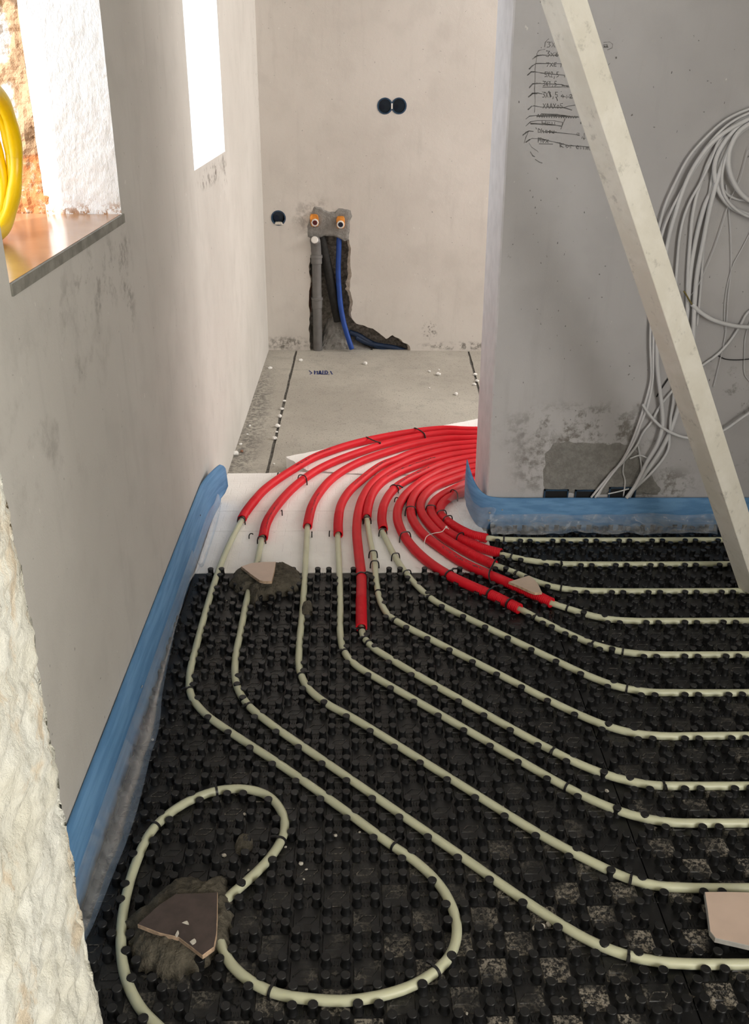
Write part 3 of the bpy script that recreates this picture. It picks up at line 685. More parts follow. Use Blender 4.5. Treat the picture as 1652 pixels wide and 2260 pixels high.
SLEEVES = [
 ('innermost, ending at the corner of the blue foam', [(.437,1.155),(.393,1.178),(.352,1.227),(.326,1.277),(.311,1.322),(.316,1.368),(.333,1.413),(.364,1.454),(.397,1.479),(.431,1.512)]),
 ('second from the corner, ending between black panel edge and first row', [(.465,1.06),(.422,1.086),(.374,1.131),(.333,1.179),(.305,1.239),(.287,1.303),(.284,1.355),(.299,1.409),(.328,1.458),(.372,1.508),(.42,1.553)]),
 ('third from the corner, with tall black tie at its end', [(.437,.99),(.385,1.047),(.332,1.12),(.297,1.179),(.268,1.258),(.252,1.342),(.257,1.409),(.278,1.472),(.313,1.53),(.347,1.564),(.432,1.629)]),
 ('fourth from the corner, running under the beige tile shard', [(.557,.777),(.51,.828),(.457,.883),(.403,.944),(.346,1.007)]+[(.29,1.098),(.245,1.185),(.221,1.284),(.22,1.362),(.232,1.437),(.256,1.501),(.291,1.56),(.352,1.617)]),
 ('fifth from the corner, ending far out on the black panel', [(.467,.748),(.41,.812),(.355,.865),(.304,.919)]+[(.255,.999),(.216,1.081),(.187,1.179),(.174,1.284),(.181,1.369),(.202,1.444),(.236,1.516),(.288,1.598),(.357,1.673)]),
 ('sixth from the corner, ending in a staple left of the fifth', [(.127,1.216),(.125,1.287),(.135,1.386),(.158,1.472),(.191,1.542),(.247,1.614),(.363,1.73)]),
 ('seventh from the corner, ending short above two staples', [(.078,1.297),(.082,1.352),(.093,1.437),(.122,1.538),(.167,1.617),(.253,1.705),(.368,1.788)]),
 ('eighth from the corner, running straight down onto the black panel', [(.053,.662),(.054,.783),(.056,.933)]+[(.05,1.065),(.046,1.21),(.052,1.329),(.067,1.437),(.095,1.538),(.141,1.633),(.191,1.701),(.257,1.771),(.374,1.845)]),
 ('fourth from the left, ending on the white board', [(-.01,1.18),(-.011,1.265),(-.003,1.386),(.023,1.49),(.065,1.583),(.136,1.709),(.195,1.767),(.254,1.827),(.379,1.898)]),
 ('third from the left, ending on the white board', [(-.105,1.235),(-.103,1.288),(-.095,1.386),(-.072,1.491),(-.036,1.594),(.01,1.676),(.072,1.754),(.156,1.831),(.266,1.912),(.385,1.963)]),
 ('second from the left, with black print along it', [(-.235,1.16),(-.233,1.251),(-.221,1.33),(-.198,1.42),(-.164,1.52),(-.117,1.621),(-.069,1.697),(-.009,1.767),(.073,1.844),(.159,1.916),(.271,1.981),(.391,2.024)]),
 ('outermost on the left, beside the concrete floor', [(-.311,1.288),(-.306,1.324),(-.29,1.397),(-.26,1.502),(-.214,1.602),(-.16,1.696),(-.107,1.779),(-.051,1.839),(.032,1.911),(.144,1.981),(.282,2.043),(.395,2.073)]),
]
SPATH = []; LETTER = {3: (.22, .40), 6: (.30, .55), 8: (.34, .6), 9: (.06, .22), 10: (.03, .22), 11: (.42, .62), 5: (.30, .5)}
YEND = [1.535, 1.572, 1.609, 1.646, 1.683, 1.720, 1.757, 1.794, 1.831, 1.868, 1.905, 1.942]
SR_ = .0143
for i, (desc, pts) in enumerate(SLEEVES):
    zz = [.019 if (y < .93 and i in (3, 4, 7)) else .0145 for x, y in pts]
    P = [(x, y, z) for (x, y), z in zip(pts, zz)]
    lx, ly = pts[-1]
    P += [(lx+.10, ly*.5+(YEND[i]+.11)*.5, .0145), (.78, YEND[i]+.14, .0145), (1.15, YEND[i]+.16, .0145), (1.7, YEND[i]+.16, .0145)]
    path = smooth_path(P, .0014); SPATH.append(path[::6])
    bm = NB()
    # a rim turned in at the cut end, then the ridged tube
    d0 = (path[0]-path[8]).normalized()
    rim = [path[0]-d0*.016, path[0]-d0*.003]
    def rr(s): return SR_+(.00005 if s > .14 else .0006)*math.sin(s*2*math.pi/.0056)
    sweep(bm, path, rr, 14, cap=False)
    sweep(bm, [path[0], path[0]-d0*.02], .0112, 14, cap=False)
    o = bm.verts; bm.verts.ensure_lookup_table(); n0 = len(path)*14
    for k in range(14):
        bm.faces.new((bm.verts[k], bm.verts[(k+1) % 14], bm.verts[n0+(k+1) % 14], bm.verts[n0+k]))
    so = link('pipe_sleeve', bm, M_red, smooth=True)
    if i in LETTER:
        bm = NB(); s = 0; q0, q1 = LETTER[i]; acc = 0
        for k in range(4, len(path)-4):
            s += (path[k]-path[k-1]).length
            if q0 < s < q1 and k % 3 == 0 and noise.noise(Vector((s*160, i, 0))) > -.25:
                t = (path[k+2]-path[k-2]).normalized(); lf = Vector((-t.y, t.x, 0)); a0 = .35+random.uniform(-.1, .1); hh = random.uniform(.10, .26)
                if lf.y > 0: lf = -lf
                for aa, ww in ((a0, .0007),) if random.random() < .6 else ((a0, .0018),):
                    P0 = [path[k]+(lf*math.sin(aa+e)+Vector((0, 0, 1))*math.cos(aa+e))*(SR_+.0011)+t*f for e, f in ((0, -ww), (0, ww), (hh, ww), (hh, -ww))]
                    quad(bm, P0)
        if bm.faces: link('printed_marks', bm, M_black, so, smooth='keep')
        else: bm.free()
    tag(so, 'red ridged pipe sleeve, '+desc, 'pipe sleeve', 'red protective sleeves curving round the corner')

# ------------------------------------------------------------------ moulded black insulation panels
EXC = [p for sp_, r in ((SPATH[3], 1), (SPATH[4], 1), (SPATH[7], 1)) for p in sp_ if p.y < 1.0]
DABS = [[(-.287,.89),(-.28,.945),(-.246,.98),(-.182,.98),(-.123,.939),(-.12,.889),(-.155,.861),(-.215,.838),(-.254,.866)], [(-.344,-.212),(-.323,-.176),(-.285,-.13),(-.239,-.124),(-.199,-.13),(-.187,-.168),(-.181,-.232),(-.198,-.259),(-.237,-.288),(-.264,-.298),(-.295,-.281),(-.324,-.247)]]
def near_sleeve(x, y):
    if any(in_poly(x, y, d) for d in DABS): return True
    return any((p.x-x)**2+(p.y-y)**2 < .0145**2 for p in EXC)
def dimple(bm, x, y, j):
    n = 12; prof = ((0, .0092), (.003, .0079), (.0070, .0073), (.0140, .0072), (.0165, .0078), (.0193, .0079), (.0203, .0070))
    rings = []
    sx, sy = noise.noise(Vector((x*31, y*31, 0)))*.0012, noise.noise(Vector((x*31, y*31, 9)))*.0012
    for z, r in prof:
        t = z/.02; rings.append([bm.verts.new((x+sx*t+r*1.04*math.cos(a+.3), y+sy*t+r*math.sin(a+.3), z)) for a in (2*math.pi*k/n for k in range(n))])
    for u, v in zip(rings, rings[1:]):
        for k in range(n): bm.faces.new((u[k], u[(k+1) % n], v[(k+1) % n], v[k])).smooth = True
    bm.faces.new(rings[-1])
def rect_plate(bm, x, y, h, z0, z1, mi, hy=None):
    b = min(.0012, h*.4); hy = hy or h
    lo = [bm.verts.new((x+sx*h, y+sy*hy, z0)) for sx, sy in ((-1, -1), (1, -1), (1, 1), (-1, 1))]
    hi = [bm.verts.new((x+sx*(h-b), y+sy*(hy-b), z1)) for sx, sy in ((-1, -1), (1, -1), (1, 1), (-1, 1))]
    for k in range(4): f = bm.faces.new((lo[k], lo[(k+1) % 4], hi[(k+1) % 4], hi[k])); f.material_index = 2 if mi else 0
    f = bm.faces.new(hi); f.material_index = mi
def logo(bm, x, y, z, mi):
    def ring(pts_o, pts_i):
        n = len(pts_o); a = [bm.verts.new((x+p[0], y+p[1], z)) for p in pts_o]; b = [bm.verts.new((x+p[0]*.93, y+p[1]*.88, z+.0011)) for p in pts_o]
        c = [bm.verts.new((x+p[0]*1.06, y+p[1]*1.08, z+.0011)) for p in pts_i]; d = [bm.verts.new((x+p[0], y+p[1], z)) for p in pts_i]
        for r, s in ((a, b), (b, c), (c, d)):
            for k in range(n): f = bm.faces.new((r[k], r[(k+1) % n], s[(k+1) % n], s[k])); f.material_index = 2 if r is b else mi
    o = [(-.018, -.009), (.0070, -.009), (.0175, .0050), (.0175, .009), (-.0070, .009), (-.018, -.0050)]
    ring(o, [(p[0]*.74, p[1]*.62) for p in o])
def star(bm, x, y, mi):
    o = []; i = []
    for k in range(8):
        a = k*math.pi/4; r = .0085 if k % 2 == 0 else .0035
        o.append(bm.verts.new((x+r*math.cos(a), y+r*math.sin(a), .0004))); i.append(bm.verts.new((x+r*.7*math.cos(a), y+r*.7*math.sin(a), .0019)))
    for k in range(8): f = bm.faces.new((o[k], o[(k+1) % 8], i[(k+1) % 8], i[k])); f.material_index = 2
    f = bm.faces.new(i); f.material_index = mi
    for dx, dy in ((0, -.016), (0, .016)):
        for q in (-.0028, .0028):
            rect_plate(bm, x+dx+q, y+dy*1.12, .0013, .0003, .0014, 0, .0048)
def in_poly(x, y, P):
    c = False
    for (ax, ay), (bx, by) in zip(P, P[1:]+P[:1]):
        if (ay > y) != (by > y) and x < (bx-ax)*(y-ay)/(by-ay)+ax: c = not c
    return c
def panel(outline, label, shift=0):
    bm = NB(); prism(bm, outline, -.043, 0, 0)
    ext = [(min(p[0] for p in outline), max(p[0] for p in outline)), (min(p[1] for p in outline), max(p[1] for p in outline))]
    for i in range(int(ext[0][0]/Cc)-2, int(ext[0][1]/Cc)+2):
        for j in range(int(ext[1][0]/Cc)-2, int(ext[1][1]/Cc)+2):
            x = i*Cc+shift; y = j*Cc
            if (i+j) % 2 == 0:
                for sx in (-1, 1):
                    for sy in (-1, 1):
                        px, py = x+sx*.0155, y+sy*.0162
                        if in_poly(px, py, outline) and not near_sleeve(px, py): dimple(bm, px, py, i)
                if in_poly(x, y, outline): star(bm, x, y, 1)
            elif in_poly(x-.024, y-.024, outline) and in_poly(x+.024, y+.024, outline):
                rect_plate(bm, x, y, .0225, .0002, .0020, 1)
                if y < .75: logo(bm, x, y, .0020, 1)
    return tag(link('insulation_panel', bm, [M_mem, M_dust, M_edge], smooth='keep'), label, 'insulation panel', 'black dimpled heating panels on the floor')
SEAM = .552
panel([(-.438, -.62), (SEAM-.0012, -.62), (SEAM-.0012, .970), (-.412, .970)], 'black dimpled insulation panel filling the left of the floor up to the white board')
panel([(SEAM+.0012, -.62), (1.62, -.62), (1.62, 1.236), (SEAM+.0012, 1.236)], 'black dimpled insulation panel on the right, below the pencil-marked wall', -.002)
panel([(.452, .9725), (SEAM-.0012, .9725), (SEAM-.0012, 1.236), (.452, 1.236)], 'small offcut of black dimpled panel at the wall corner')

# white polystyrene boards
def board(outline, label, z1, seed, amp=.004):
    bm = NB(); ol = rough_line([Vector(p) for p in outline]+[Vector(outline[0])], .012, amp, seed)[:-1]
    prism(bm, [(p.x, p.y) for p in ol], ZF+.001, z1, 0)
    return tag(link('polystyrene_board', bm, M_eps, smooth='keep'), label, 'insulation board', 'white polystyrene boards under the sleeves')
board([(-.412, .974), (.44, .974), (.447, 1.232), (-.408, 1.232)], 'white polystyrene board strip next to the black panel edge', 0, 5, .0012)
board([(-.408, 1.2335), (.438, 1.2335), (.434, 1.262), (.434, 1.372), (-.406, 1.372)], 'middle strip of white polystyrene board, under the left sleeve ends', 0, 15, .0012)
board([(-.406, 1.3735), (.434, 1.3735), (.434, 1.525), (.47, 1.532), (.47, 1.655), (.1, 1.655), (-.16, 1.690), (-.27, 1.676), (-.402, 1.676)], 'far strip of white polystyrene board ending at the bare concrete', 0, 5, .002)
board([(-.125, 1.698), (.1, 1.664), (.47, 1.664), (1.7, 1.664), (1.7, 2.42), (.95, 2.40), (.56, 2.235), (.2, 2.045), (-.205, 1.825)], 'broken-edged white polystyrene board behind, reaching onto the concrete', .001, 8, .005)
bm = NB(); prism(bm, [(.475, 1.528), (1.7, 1.528), (1.7, 1.66), (.475, 1.66)], ZF+.001, -.001, 0)
tag(link('polystyrene_board', bm, M_eps, smooth='keep'), 'white polystyrene board continuing behind the partition wall', 'insulation board', 'white polystyrene boards under the sleeves')

# ------------------------------------------------------------------ blue edge strips with film
ls = empty('edge_strip', (LW(.5), .5, 0), 'blue foam edge strip with clear film along the left wall', 'edge strip', 'blue foam edge strips')
def sx_(y): return LW(y)+.0015+(.040*min(1.1, max(0, (y-1.20)/.20)**2))
bm = NB(); rows = []
ysl = [-.62+i*.04 for i in range(49)]+[1.36+i*.01 for i in range(9)]
for y in ysl:
    x = sx_(y); wv = noise.noise(Vector((y*3, 0, 3)))*.0015
    h = .155 if y < 1.385 else max(.06, .155-.095*((y-1.385)/.055)**2)
    xb = LW(y)+.0015+(x-LW(y)-.0015)*.25; xm = xb+(x-xb)*.55
    lean = .012
    rows.append([bm.verts.new(p) for p in ((xb, y, -.001), (x+wv, y, h), (x+.0025+wv, y, h+.001), (x+.0085+wv, y, h-.002), (xm+.0115, y, h*.55), (xb+.015, y, h*.22), (xb+.013, y, -.001))])
for a, b in zip(rows, rows[1:]):
    for k in range(7): bm.faces.new((a[k], a[(k+1) % 7], b[(k+1) % 7], b[k]))
bm.faces.new(rows[0]); bm.faces.new(rows[-1][::-1])
link('foam', bm, M_foam, ls, smooth=True)
OUT = [(-.386,1.396),(-.38,1.219),(-.382,1.074),(-.389,.936),(-.408,.844),(-.405,.731),(-.404,.627),(-.399,.521),(-.394,.441),(-.389,.366),(-.376,.252),(-.376,.155),(-.372,.03),(-.375,-.059),(-.384,-.159),(-.395,-.259)]
bm = NB(); rows = []
O3 = smooth_path([(x, y, .026) for x, y in OUT]+[(OUT[-1][0]-.03, OUT[-1][1]-.12, .026), (-.42, -.6, .026)], .012)
for i, p in enumerate(O3):
    x0 = min(sx_(p.y), LW(p.y)+.012)+.0165; row = []
    on = p.y > .975
    for k in range(15):
        t = k/14; x = x0+(max(p.x, x0+.008)-x0)*t
        base = .006 if on else .0235
        z = base+.055*(1-t)**2.2+.016*t**3
        z += (abs(noise.noise(Vector((x*7, p.y*3, 5))))*.008+abs(noise.noise(Vector((x*30, p.y*14, 8))))*.004)*min(1, t*3)
        row.append(bm.verts.new((x, p.y+wob(i, .002, k)*t, z)))
    rows.append(row)
for a, b in zip(rows, rows[1:]):
    for k in range(14): bm.faces.new((a[k], a[k+1], b[k+1], b[k]))
link('film', bm, M_film, ls, smooth=True)['label'] = 'clear crinkled plastic film'
def pin(parent, x, y, z, ax, L=.008, r=.0012, name='staple'):
    bm = NB(); a = Vector(ax)*L/2; c = Vector((x, y, z)); sweep(bm, [c-a, c+a], r, 8); link(name, bm, M_nail, parent)
pin(ls, sx_(.34)+.0145, .34, .082, (0, 1, 0))
bm = NB(); cyl(bm, (sx_(1.14)+.0125, 1.14, .10), (1, 0, 0), [(0, .0025), (.0012, .0022)], 10); link('nail_head', bm, M_black, ls)

rs = empty('edge_strip', (1.0, 1.24, 0), 'blue foam edge strip with film along the foot of the grey partition', 'edge strip', 'blue foam edge strips')
pl = smooth_path([(2.2, 1.241, 0), (1.5, 1.241, 0), (1.0, 1.241, 0), (.7, 1.241, 0), (.53, 1.240, 0), (.478, 1.243, 0), (.442, 1.258, 0), (.419, 1.285, 0), (.405, 1.32, 0), (.393, 1.36, 0)], .012)
bm = NB(); rows = []; LT = 0; tot = sum((b-a).length for a, b in zip(pl, pl[1:])); s = 0
for i, p in enumerate(pl):
    if i: s += (p-pl[i-1]).length
    t = (pl[min(i+1, len(pl)-1)]-pl[max(i-1, 0)]).normalized(); nn = Vector((-t.y, t.x, 0))  # towards the room
    rem = tot-s
    h = .109 if rem > .13 else .109+.076*(1-rem/.13)**1.6
    zb = 0 if rem > .10 else .055*(1-rem/.10)
    out = -nn if (nn.y > 0 and p.x > .5) else nn
    out = Vector((t.y, -t.x, 0)) if Vector((t.y, -t.x, 0)).dot(Vector((-.5, -1, 0))) > 0 else Vector((-t.y, t.x, 0))
    th = .0085 if rem > .03 else .0085*max(.35, rem/.03)
    rows.append([bm.verts.new(q) for q in (Vector((p.x, p.y, zb)), Vector((p.x, p.y, h)), p+out*th*.5+Vector((0, 0, h+.0012)), p+out*th+Vector((0, 0, h-.002)), p+out*(th+.0015)+Vector((0, 0, zb+(h-zb)*.5)), p+out*th+Vector((0, 0, zb)))])
for a, b in zip(rows, rows[1:]):
    for k in range(6): bm.faces.new((a[k], a[(k+1) % 6], b[(k+1) % 6], b[k]))
bm.faces.new(rows[0]); bm.faces.new(rows[-1][::-1])
link('foam', bm, M_foam, rs, smooth=True)
bm = NB(); rows = []
for i in range(110):
    x = .452+i*.0125; row = []
    fold = noise.noise(Vector((x*9, 0, 2)))
    for k in range(13):
        t = k/12; y = 1.2295-(.068+.014*fold)*t*(.45 if x > 1.15 else 1)
        z = .058+.008*fold-.036*t**.8 if t < .75 else .031-(t-.75)*.02
        z += (noise.noise(Vector((x*26, y*60, 5)))*.009+noise.noise(Vector((x*8, t*3, 5)))*.006)*min(1, t*4)
        row.append(bm.verts.new((x, y+noise.noise(Vector((x*30, t*4, 1)))*.004*t, max(z, .0225))))
    rows.append(row)
for a, b in zip(rows, rows[1:]):
    for k in range(12): bm.faces.new((a[k], a[k+1], b[k+1], b[k]))
link('film', bm, M_film2, rs, smooth=True)['label'] = 'clear crinkled plastic film'
bm = NB(); rows = []   # loose film fanned out at the corner
for i in range(26):
    a = i/25; row = []
    p0 = Vector((.472, 1.228)).lerp(Vector((.385, 1.35)), a)
    p1 = Vector((.405, 1.135)).lerp(Vector((.338, 1.40)), a)
    for k in range(15):
        t = k/14; q = p0.lerp(p1, t)
        z = (.075+.07*a)*(1-t)**1.5+(.006+.028*math.exp(-((a-.75)/.3)**2)*1.3)*min(1, t*2)+noise.noise(Vector((q.x*34, q.y*34, 1)))*.010*min(1, t*3)+noise.noise(Vector((q.x*90, q.y*90, 3)))*.004
        row.append(bm.verts.new((q.x, q.y, max(.004, z))))
    rows.append(row)
for a, b in zip(rows, rows[1:]):
    for k in range(14): bm.faces.new((a[k], a[k+1], b[k+1], b[k]))
link('film', bm, M_film, rs, smooth=True)['label'] = 'loose clear film at the wall corner'
for (x, z) in [(.454,.06),(.453,.034),(.491,.072)]:
    bm = NB(); cyl(bm, (x, 1.2335 if x > .49 else 1.236, z), (-.15, -1, 0), [(0, .0033), (.0012, .0033), (.0024, .0018)], 12); link('nail_head', bm, M_nail, rs)

# ------------------------------------------------------------------ clips and staples
def nearest(path, x, y):
    best = min(range(1, len(path)-1), key=lambda i: (path[i].x-x)**2+(path[i].y-y)**2)
    t = path[best+1]-path[best-1]; return path[best], math.atan2(t.y, t.x)-math.pi/2
def strap(bm, pts, wd, th):
    P = [Vector(p) for p in pts]; R = []
    for i, p in enumerate(P):
        t = (P[min(i+1, len(P)-1)]-P[max(i-1, 0)]).normalized(); nn = Vector((-t.z, 0, t.x))
        R.append([bm.verts.new(p+Vector((0, sy*wd/2, 0))+nn*sn*th/2) for sy, sn in ((-1, -1), (1, -1), (1, 1), (-1, 1))])
    for a, b in zip(R, R[1:]):
        for k in range(4): bm.faces.new((a[k], a[(k+1) % 4], b[(k+1) % 4], b[k]))
    bm.faces.new(R[0][::-1]); bm.faces.new(R[-1])
def mk_clip(r, name):
    bm = NB(); R = r+.0010
    arc = [(R*math.sin(a), 0, R*math.cos(a)) for a in (math.radians(-118+236*k/20) for k in range(21))]
    strap(bm, [(-R*1.0, 0, -R*.8)]+arc+[(R*1.0, 0, -R*.8)], .0044, .0021)
    strap(bm, [(R*.55, .0, R*.85), (R*.95, .0006, R*1.05), (R*1.95, .001, R*.70)], .0046, .0034)
    bmesh.ops.translate(bm, verts=bm.verts, vec=(0, 0, 0))
    return link(name, bm, M_black, origin=False, smooth='keep')
def mk_staple(w, h, name, lean=0):
    bm = NB()
    sweep(bm, smooth_path([(-w*1.08, lean*.0, 0), (-w, lean*.5, h*.62), (-w*.66, lean, h), (w*.66, lean, h), (w, lean*.5, h*.62), (w*1.08, 0, 0)], .003), .0019, 8)
    for s in (-1, 1):
        for q in (.12, .25): cyl(bm, (s*w*1.06, 0, h*q-.001), (0, 0, 1), [(0, .0011), (.0012, .0022), (.002, .0011)], 8)
    return link(name, bm, M_black, origin=False, smooth='keep')
proto = {}
ORD = ['first', 'second', 'third', 'fourth', 'fifth', 'sixth']
def place(kind, maker, p, ang, z, label, cat, group, dz=0, tilt=0):
    if kind not in proto:
        o = maker(); proto[kind] = o
    else:
        o = proto[kind].copy(); COL.objects.link(o)
    o.location = (p[0], p[1], z); o.rotation_euler = (tilt, 0, ang)
    return tag(o, label, cat, group)
ROWN = ['pipe row nearest the blue strip', 'second pipe row from the blue strip', 'third pipe row from the blue strip', 'fourth pipe row from the blue strip', 'fifth pipe row from the blue strip', 'sixth pipe row from the blue strip', 'seventh pipe row from the blue strip', 'eighth pipe row from the blue strip', 'ninth pipe row from the blue strip', 'tenth pipe row from the blue strip', 'nearest long pipe row', 'foreground loop pipe']
CLIPS = {0: [(.489,1.15)], 1: [(.489,1.035),(.629,.996)], 2: [(.494,.95),(.606,.863)], 3: [(.592,.761)], 4: [(.507,.715),(.629,.598),(.689,.567)], 5: [(.24,.816),(.656,.41)],
 6: [(.093,.849),(.138,.705)], 7: [(.054,.662),(.065,.627),(.073,.603),(.447,.198),(.643,.096)], 8: [(.01,.565),(.452,.1)], 9: [(-.09,.471),(.516,-.131)], 10: [(-.2,.357),(.466,-.284)],
 11: [(-.333,.42),(.102,-.048),(.155,-.306),(-.1,-.334),(-.105,-.036),(-.24,.094),(-.336,.007)]}
for i, L in CLIPS.items():
    for k, (x, y) in enumerate(L):
        p, a = nearest(PATH[i], x, y)
        lab = 'black clip on the %s, %s from its sleeve' % (ROWN[i], ORD[k] if k < 6 else 'last')
        place('pc', lambda: mk_clip(.0084, 'pipe_clip'), p, a+(math.pi if (i+k) % 3 == 0 else 0), ZP, lab, 'pipe clip', 'black pipe clips on the cream pipes')
SN = ['the innermost red sleeve', 'the second red sleeve from the corner', 'the third red sleeve from the corner', 'the fourth red sleeve from the corner', 'the ridged fifth red sleeve from the corner', 'the sixth red sleeve from the corner', 'the seventh red sleeve from the corner', 'the red sleeve running straight onto the panel', 'the fourth red sleeve from the left', 'the third red sleeve from the left', 'the second red sleeve from the left', 'the outermost red sleeve']
for i, pts in {7: [(.056,.926)], 4: [(.306,.924),(.406,.836),(.447,.773)], 5: [(.172,1.508)]}.items():
    for k, (x, y) in enumerate(pts):
        p, a = nearest(SPATH[i], x, y)
        place('sc', lambda: mk_clip(SR_+.0006, 'pipe_clip'), p, a, p.z, 'black clip round %s%s' % (SN[i], ', %s towards its cut end' % ORD[k] if len(pts) > 1 else ''), 'pipe clip', 'black clips on the red sleeves')
def tall_tie(pts, label, r=.0024):
    bm = NB(); P = smooth_path(pts, .004); sweep(bm, P, r, 8)
    cyl(bm, P[-1], (0, 0, 1), [(-.003, .003), (.003, .003)], 8)
    tag(link('cable_tie', bm, M_black, smooth=True), label, 'cable tie')
(ax, ay), (bx, by), (cx, cy) = [(.427,.955)][0], [(.411,.882)][0], [(.449,1)][0]
tall_tie([(bx, by, .012), (bx-.004, by+.02, .032), (ax-.004, ay-.004, .034), (cx, cy, .034), (cx+.014, cy-.006, .028)], 'tall black tie hooked over the end of the third red sleeve')
def over(i, x, y): p, a = nearest(SPATH[i], x, y); return p, a
for (i, j, px, lab) in ((11, 10, [(.287,2.024)][0], 'black tie strapping the two outermost red sleeves together near the wall'), (11, 10, [(.103,1.92)][0], 'short black tie between the two outermost red sleeves where they part')):
    p, a = over(i, *px); q, _ = over(j, *px); d = (q-p); d.z = 0; n_ = d.normalized() if d.length > .001 else Vector((0, -1, 0))
    if 'short' in lab: tall_tie([p-n_*.002+Vector((0, 0, .0145)), p.lerp(q, .5)+Vector((.004, 0, .013)), q+n_*.004+Vector((.008, 0, .0150))], lab)
    else: tall_tie([p-n_*.0155+Vector((0, 0, -.004)), p-n_*.008+Vector((0, 0, .013)), p+Vector((0, 0, .0158)), q+Vector((.002, 0, .0158)), q+n_*.010+Vector((.003, 0, .0125)), q+n_*.017+Vector((.003, 0, -.002))], lab)
# white tie across the inner sleeves
W_ = [(.242,1.099),(.252,1.134),(.274,1.157),(.302,1.169),(.317,1.19)]
bm = NB(); sweep(bm, smooth_path([(W_[0][0], W_[0][1], .012)]+[(x, y, .0300) for x, y in W_[1:4]]+[(W_[4][0], W_[4][1], .034), (W_[4][0]+.006, W_[4][1]-.010, .033)], .004), .0011, 8)
cyl(bm, (W_[4][0], W_[4][1], .031), (0, 0, 1), [(0, .0035), (.006, .0035)], 8)
tag(link('cable_tie', bm, M_ring, smooth=True), 'white tie binding the inner red sleeves', 'cable tie')
# staples over sleeves and pipes on the white board
ST_S = [(8, 'x')]
for i, pts, lab in ((11, [(-.308,1.279)], 'at the cut end of the outermost red sleeve'), (10, [(-.233,1.151)], 'at the cut end of the second red sleeve from the left'),
                    (6, [(.078,1.281)], 'at the cut end of the seventh red sleeve from the corner'), (5, [(.127,1.197)], 'at the cut end of the sixth red sleeve from the corner')):
    p, a = nearest(PATH[{11: 11, 10: 10, 6: 6, 5: 5}[i]], *pts[0]); place('st', lambda: mk_staple(.0115, .023, 'staple'), p, a, 0.0, 'black staple '+lab, 'staple', 'black staples on the white board')
for i, pts, lab in ((6, [(.088,1.059),(.092,1.002)], ('upper', 'lower')), (5, [(.151,1.047),(.18,.947)], ('only', 'panel-edge'))):
    for k, (x, y) in enumerate(pts):
        p, a = nearest(PATH[i], x, y); place('st', None, p, a, 0.0, 'black staple on the white board, %s one over the %s bare pipe from the left' % (lab[k], 'fifth' if i == 6 else 'sixth'), 'staple', 'black staples on the white board')
for i, (x, y), lab in ((10, [(-.135,1.583)][0], 'second red sleeve from the left, at its bend'), (3, [(.217,1.335)][0], 'fourth red sleeve from the corner, at its tightest bend'), (1, [(.283,1.342)][0], 'second red sleeve from the corner'),
                       (0, [(.314,1.303)][0], 'innermost red sleeve, upper of two'), (0, [(.328,1.271)][0], 'innermost red sleeve, lower of two'), (0, [(.367,1.458)][0], 'innermost red sleeve near the blue flap'), (4, [(.193,1.156)][0], 'fifth red sleeve from the corner'), (1, [(.357,1.149)][0], 'second red sleeve near its cut end')):
    p, a = nearest(SPATH[i], x, y); place('sts', lambda: mk_staple(.0165, .034, 'staple'), p, a, -.002, 'black staple over the '+lab, 'staple', 'black staples over the red sleeves')
for (x, y), lab, a in zip([(-.224,1.641),(-.19,1.344),(-.276,1.185),(-.09,1.194),(-.037,1.199),(.176,1.441)], ('beside the outermost red sleeve at the board edge', 'loose between the second and third sleeves', 'between the two leftmost sleeve ends', 'just right of the third sleeve end', 'just left of the fourth sleeve end', 'left of the sixth sleeve bend'), (1.2, 1.7, .5, 1.5, 1.4, .3)):
    bm = NB(); c = Vector((0, 0, 0)); sweep(bm, smooth_path([(-.004, 0, -.001), (-.003, 0, .010), (.001, 0, .0145), (.008, .001, .012), (.010, .002, .009)], .002), .0018, 8)
    bmesh.ops.rotate(bm, verts=bm.verts, cent=(0, 0, 0), matrix=Matrix.Rotation(a, 3, 'Z')); bmesh.ops.translate(bm, verts=bm.verts, vec=(x, y, .001))
    tag(link('staple', bm, M_black, smooth=True), 'bent black staple stub '+lab, 'staple', 'loose black staple stubs')

# ------------------------------------------------------------------ mortar dabs and tile shards
def dab(pts, H, label, seed, mat=M_mortar, base=.001, rough=.007, name='mortar_dab'):
    bm = NB(); heap(bm, pts, H, seed=seed, base=base, rough=rough); return tag(link(name, bm, mat, smooth=True), label, 'mortar')
dab([(-.307,.903),(-.295,.96),(-.266,.991),(-.229,1.001),(-.184,1.001),(-.138,.985),(-.112,.944),(-.105,.901),(-.119,.865),(-.148,.842),(-.184,.83),(-.213,.814),(-.226,.785),(-.24,.808),(-.252,.847),(-.284,.866)], .037, 'brown mortar dab under the pink tile shard at the white board edge', 3)
dab([(-.359,-.211),(-.346,-.195),(-.336,-.185),(-.315,-.159),(-.29,-.123),(-.272,-.114),(-.24,-.116),(-.216,-.122),(-.202,-.108),(-.192,-.125),(-.181,-.164),(-.173,-.205),(-.172,-.241),(-.19,-.266),(-.209,-.282),(-.225,-.298),(-.243,-.314),(-.277,-.305),(-.308,-.289),(-.331,-.264),(-.338,-.229)], .032, 'brown mortar dab under the dark tile in the foreground loop', 6, rough=.006)
dab([(-.188,-.037),(-.182,-.015),(-.168,-.011),(-.158,-.022),(-.156,-.041),(-.167,-.057),(-.181,-.055)], .018, 'small mortar lump inside the foreground pipe loop', 9, rough=.005)
dab([(-.103,.76),(-.095,.791),(-.081,.796),(-.072,.764),(-.081,.738),(-.097,.72)], .028, 'small mortar lump sticking to the tenth pipe', 12, rough=.005)
def shard(pts, z0, th, mats, label, tilt=(0, 0)):
    bm = NB(); prism(bm, pts, z0, z0+th, 1, 0, tilt, .0008)
    return tag(link('tile_shard', bm, mats, smooth='keep'), label, 'tile')
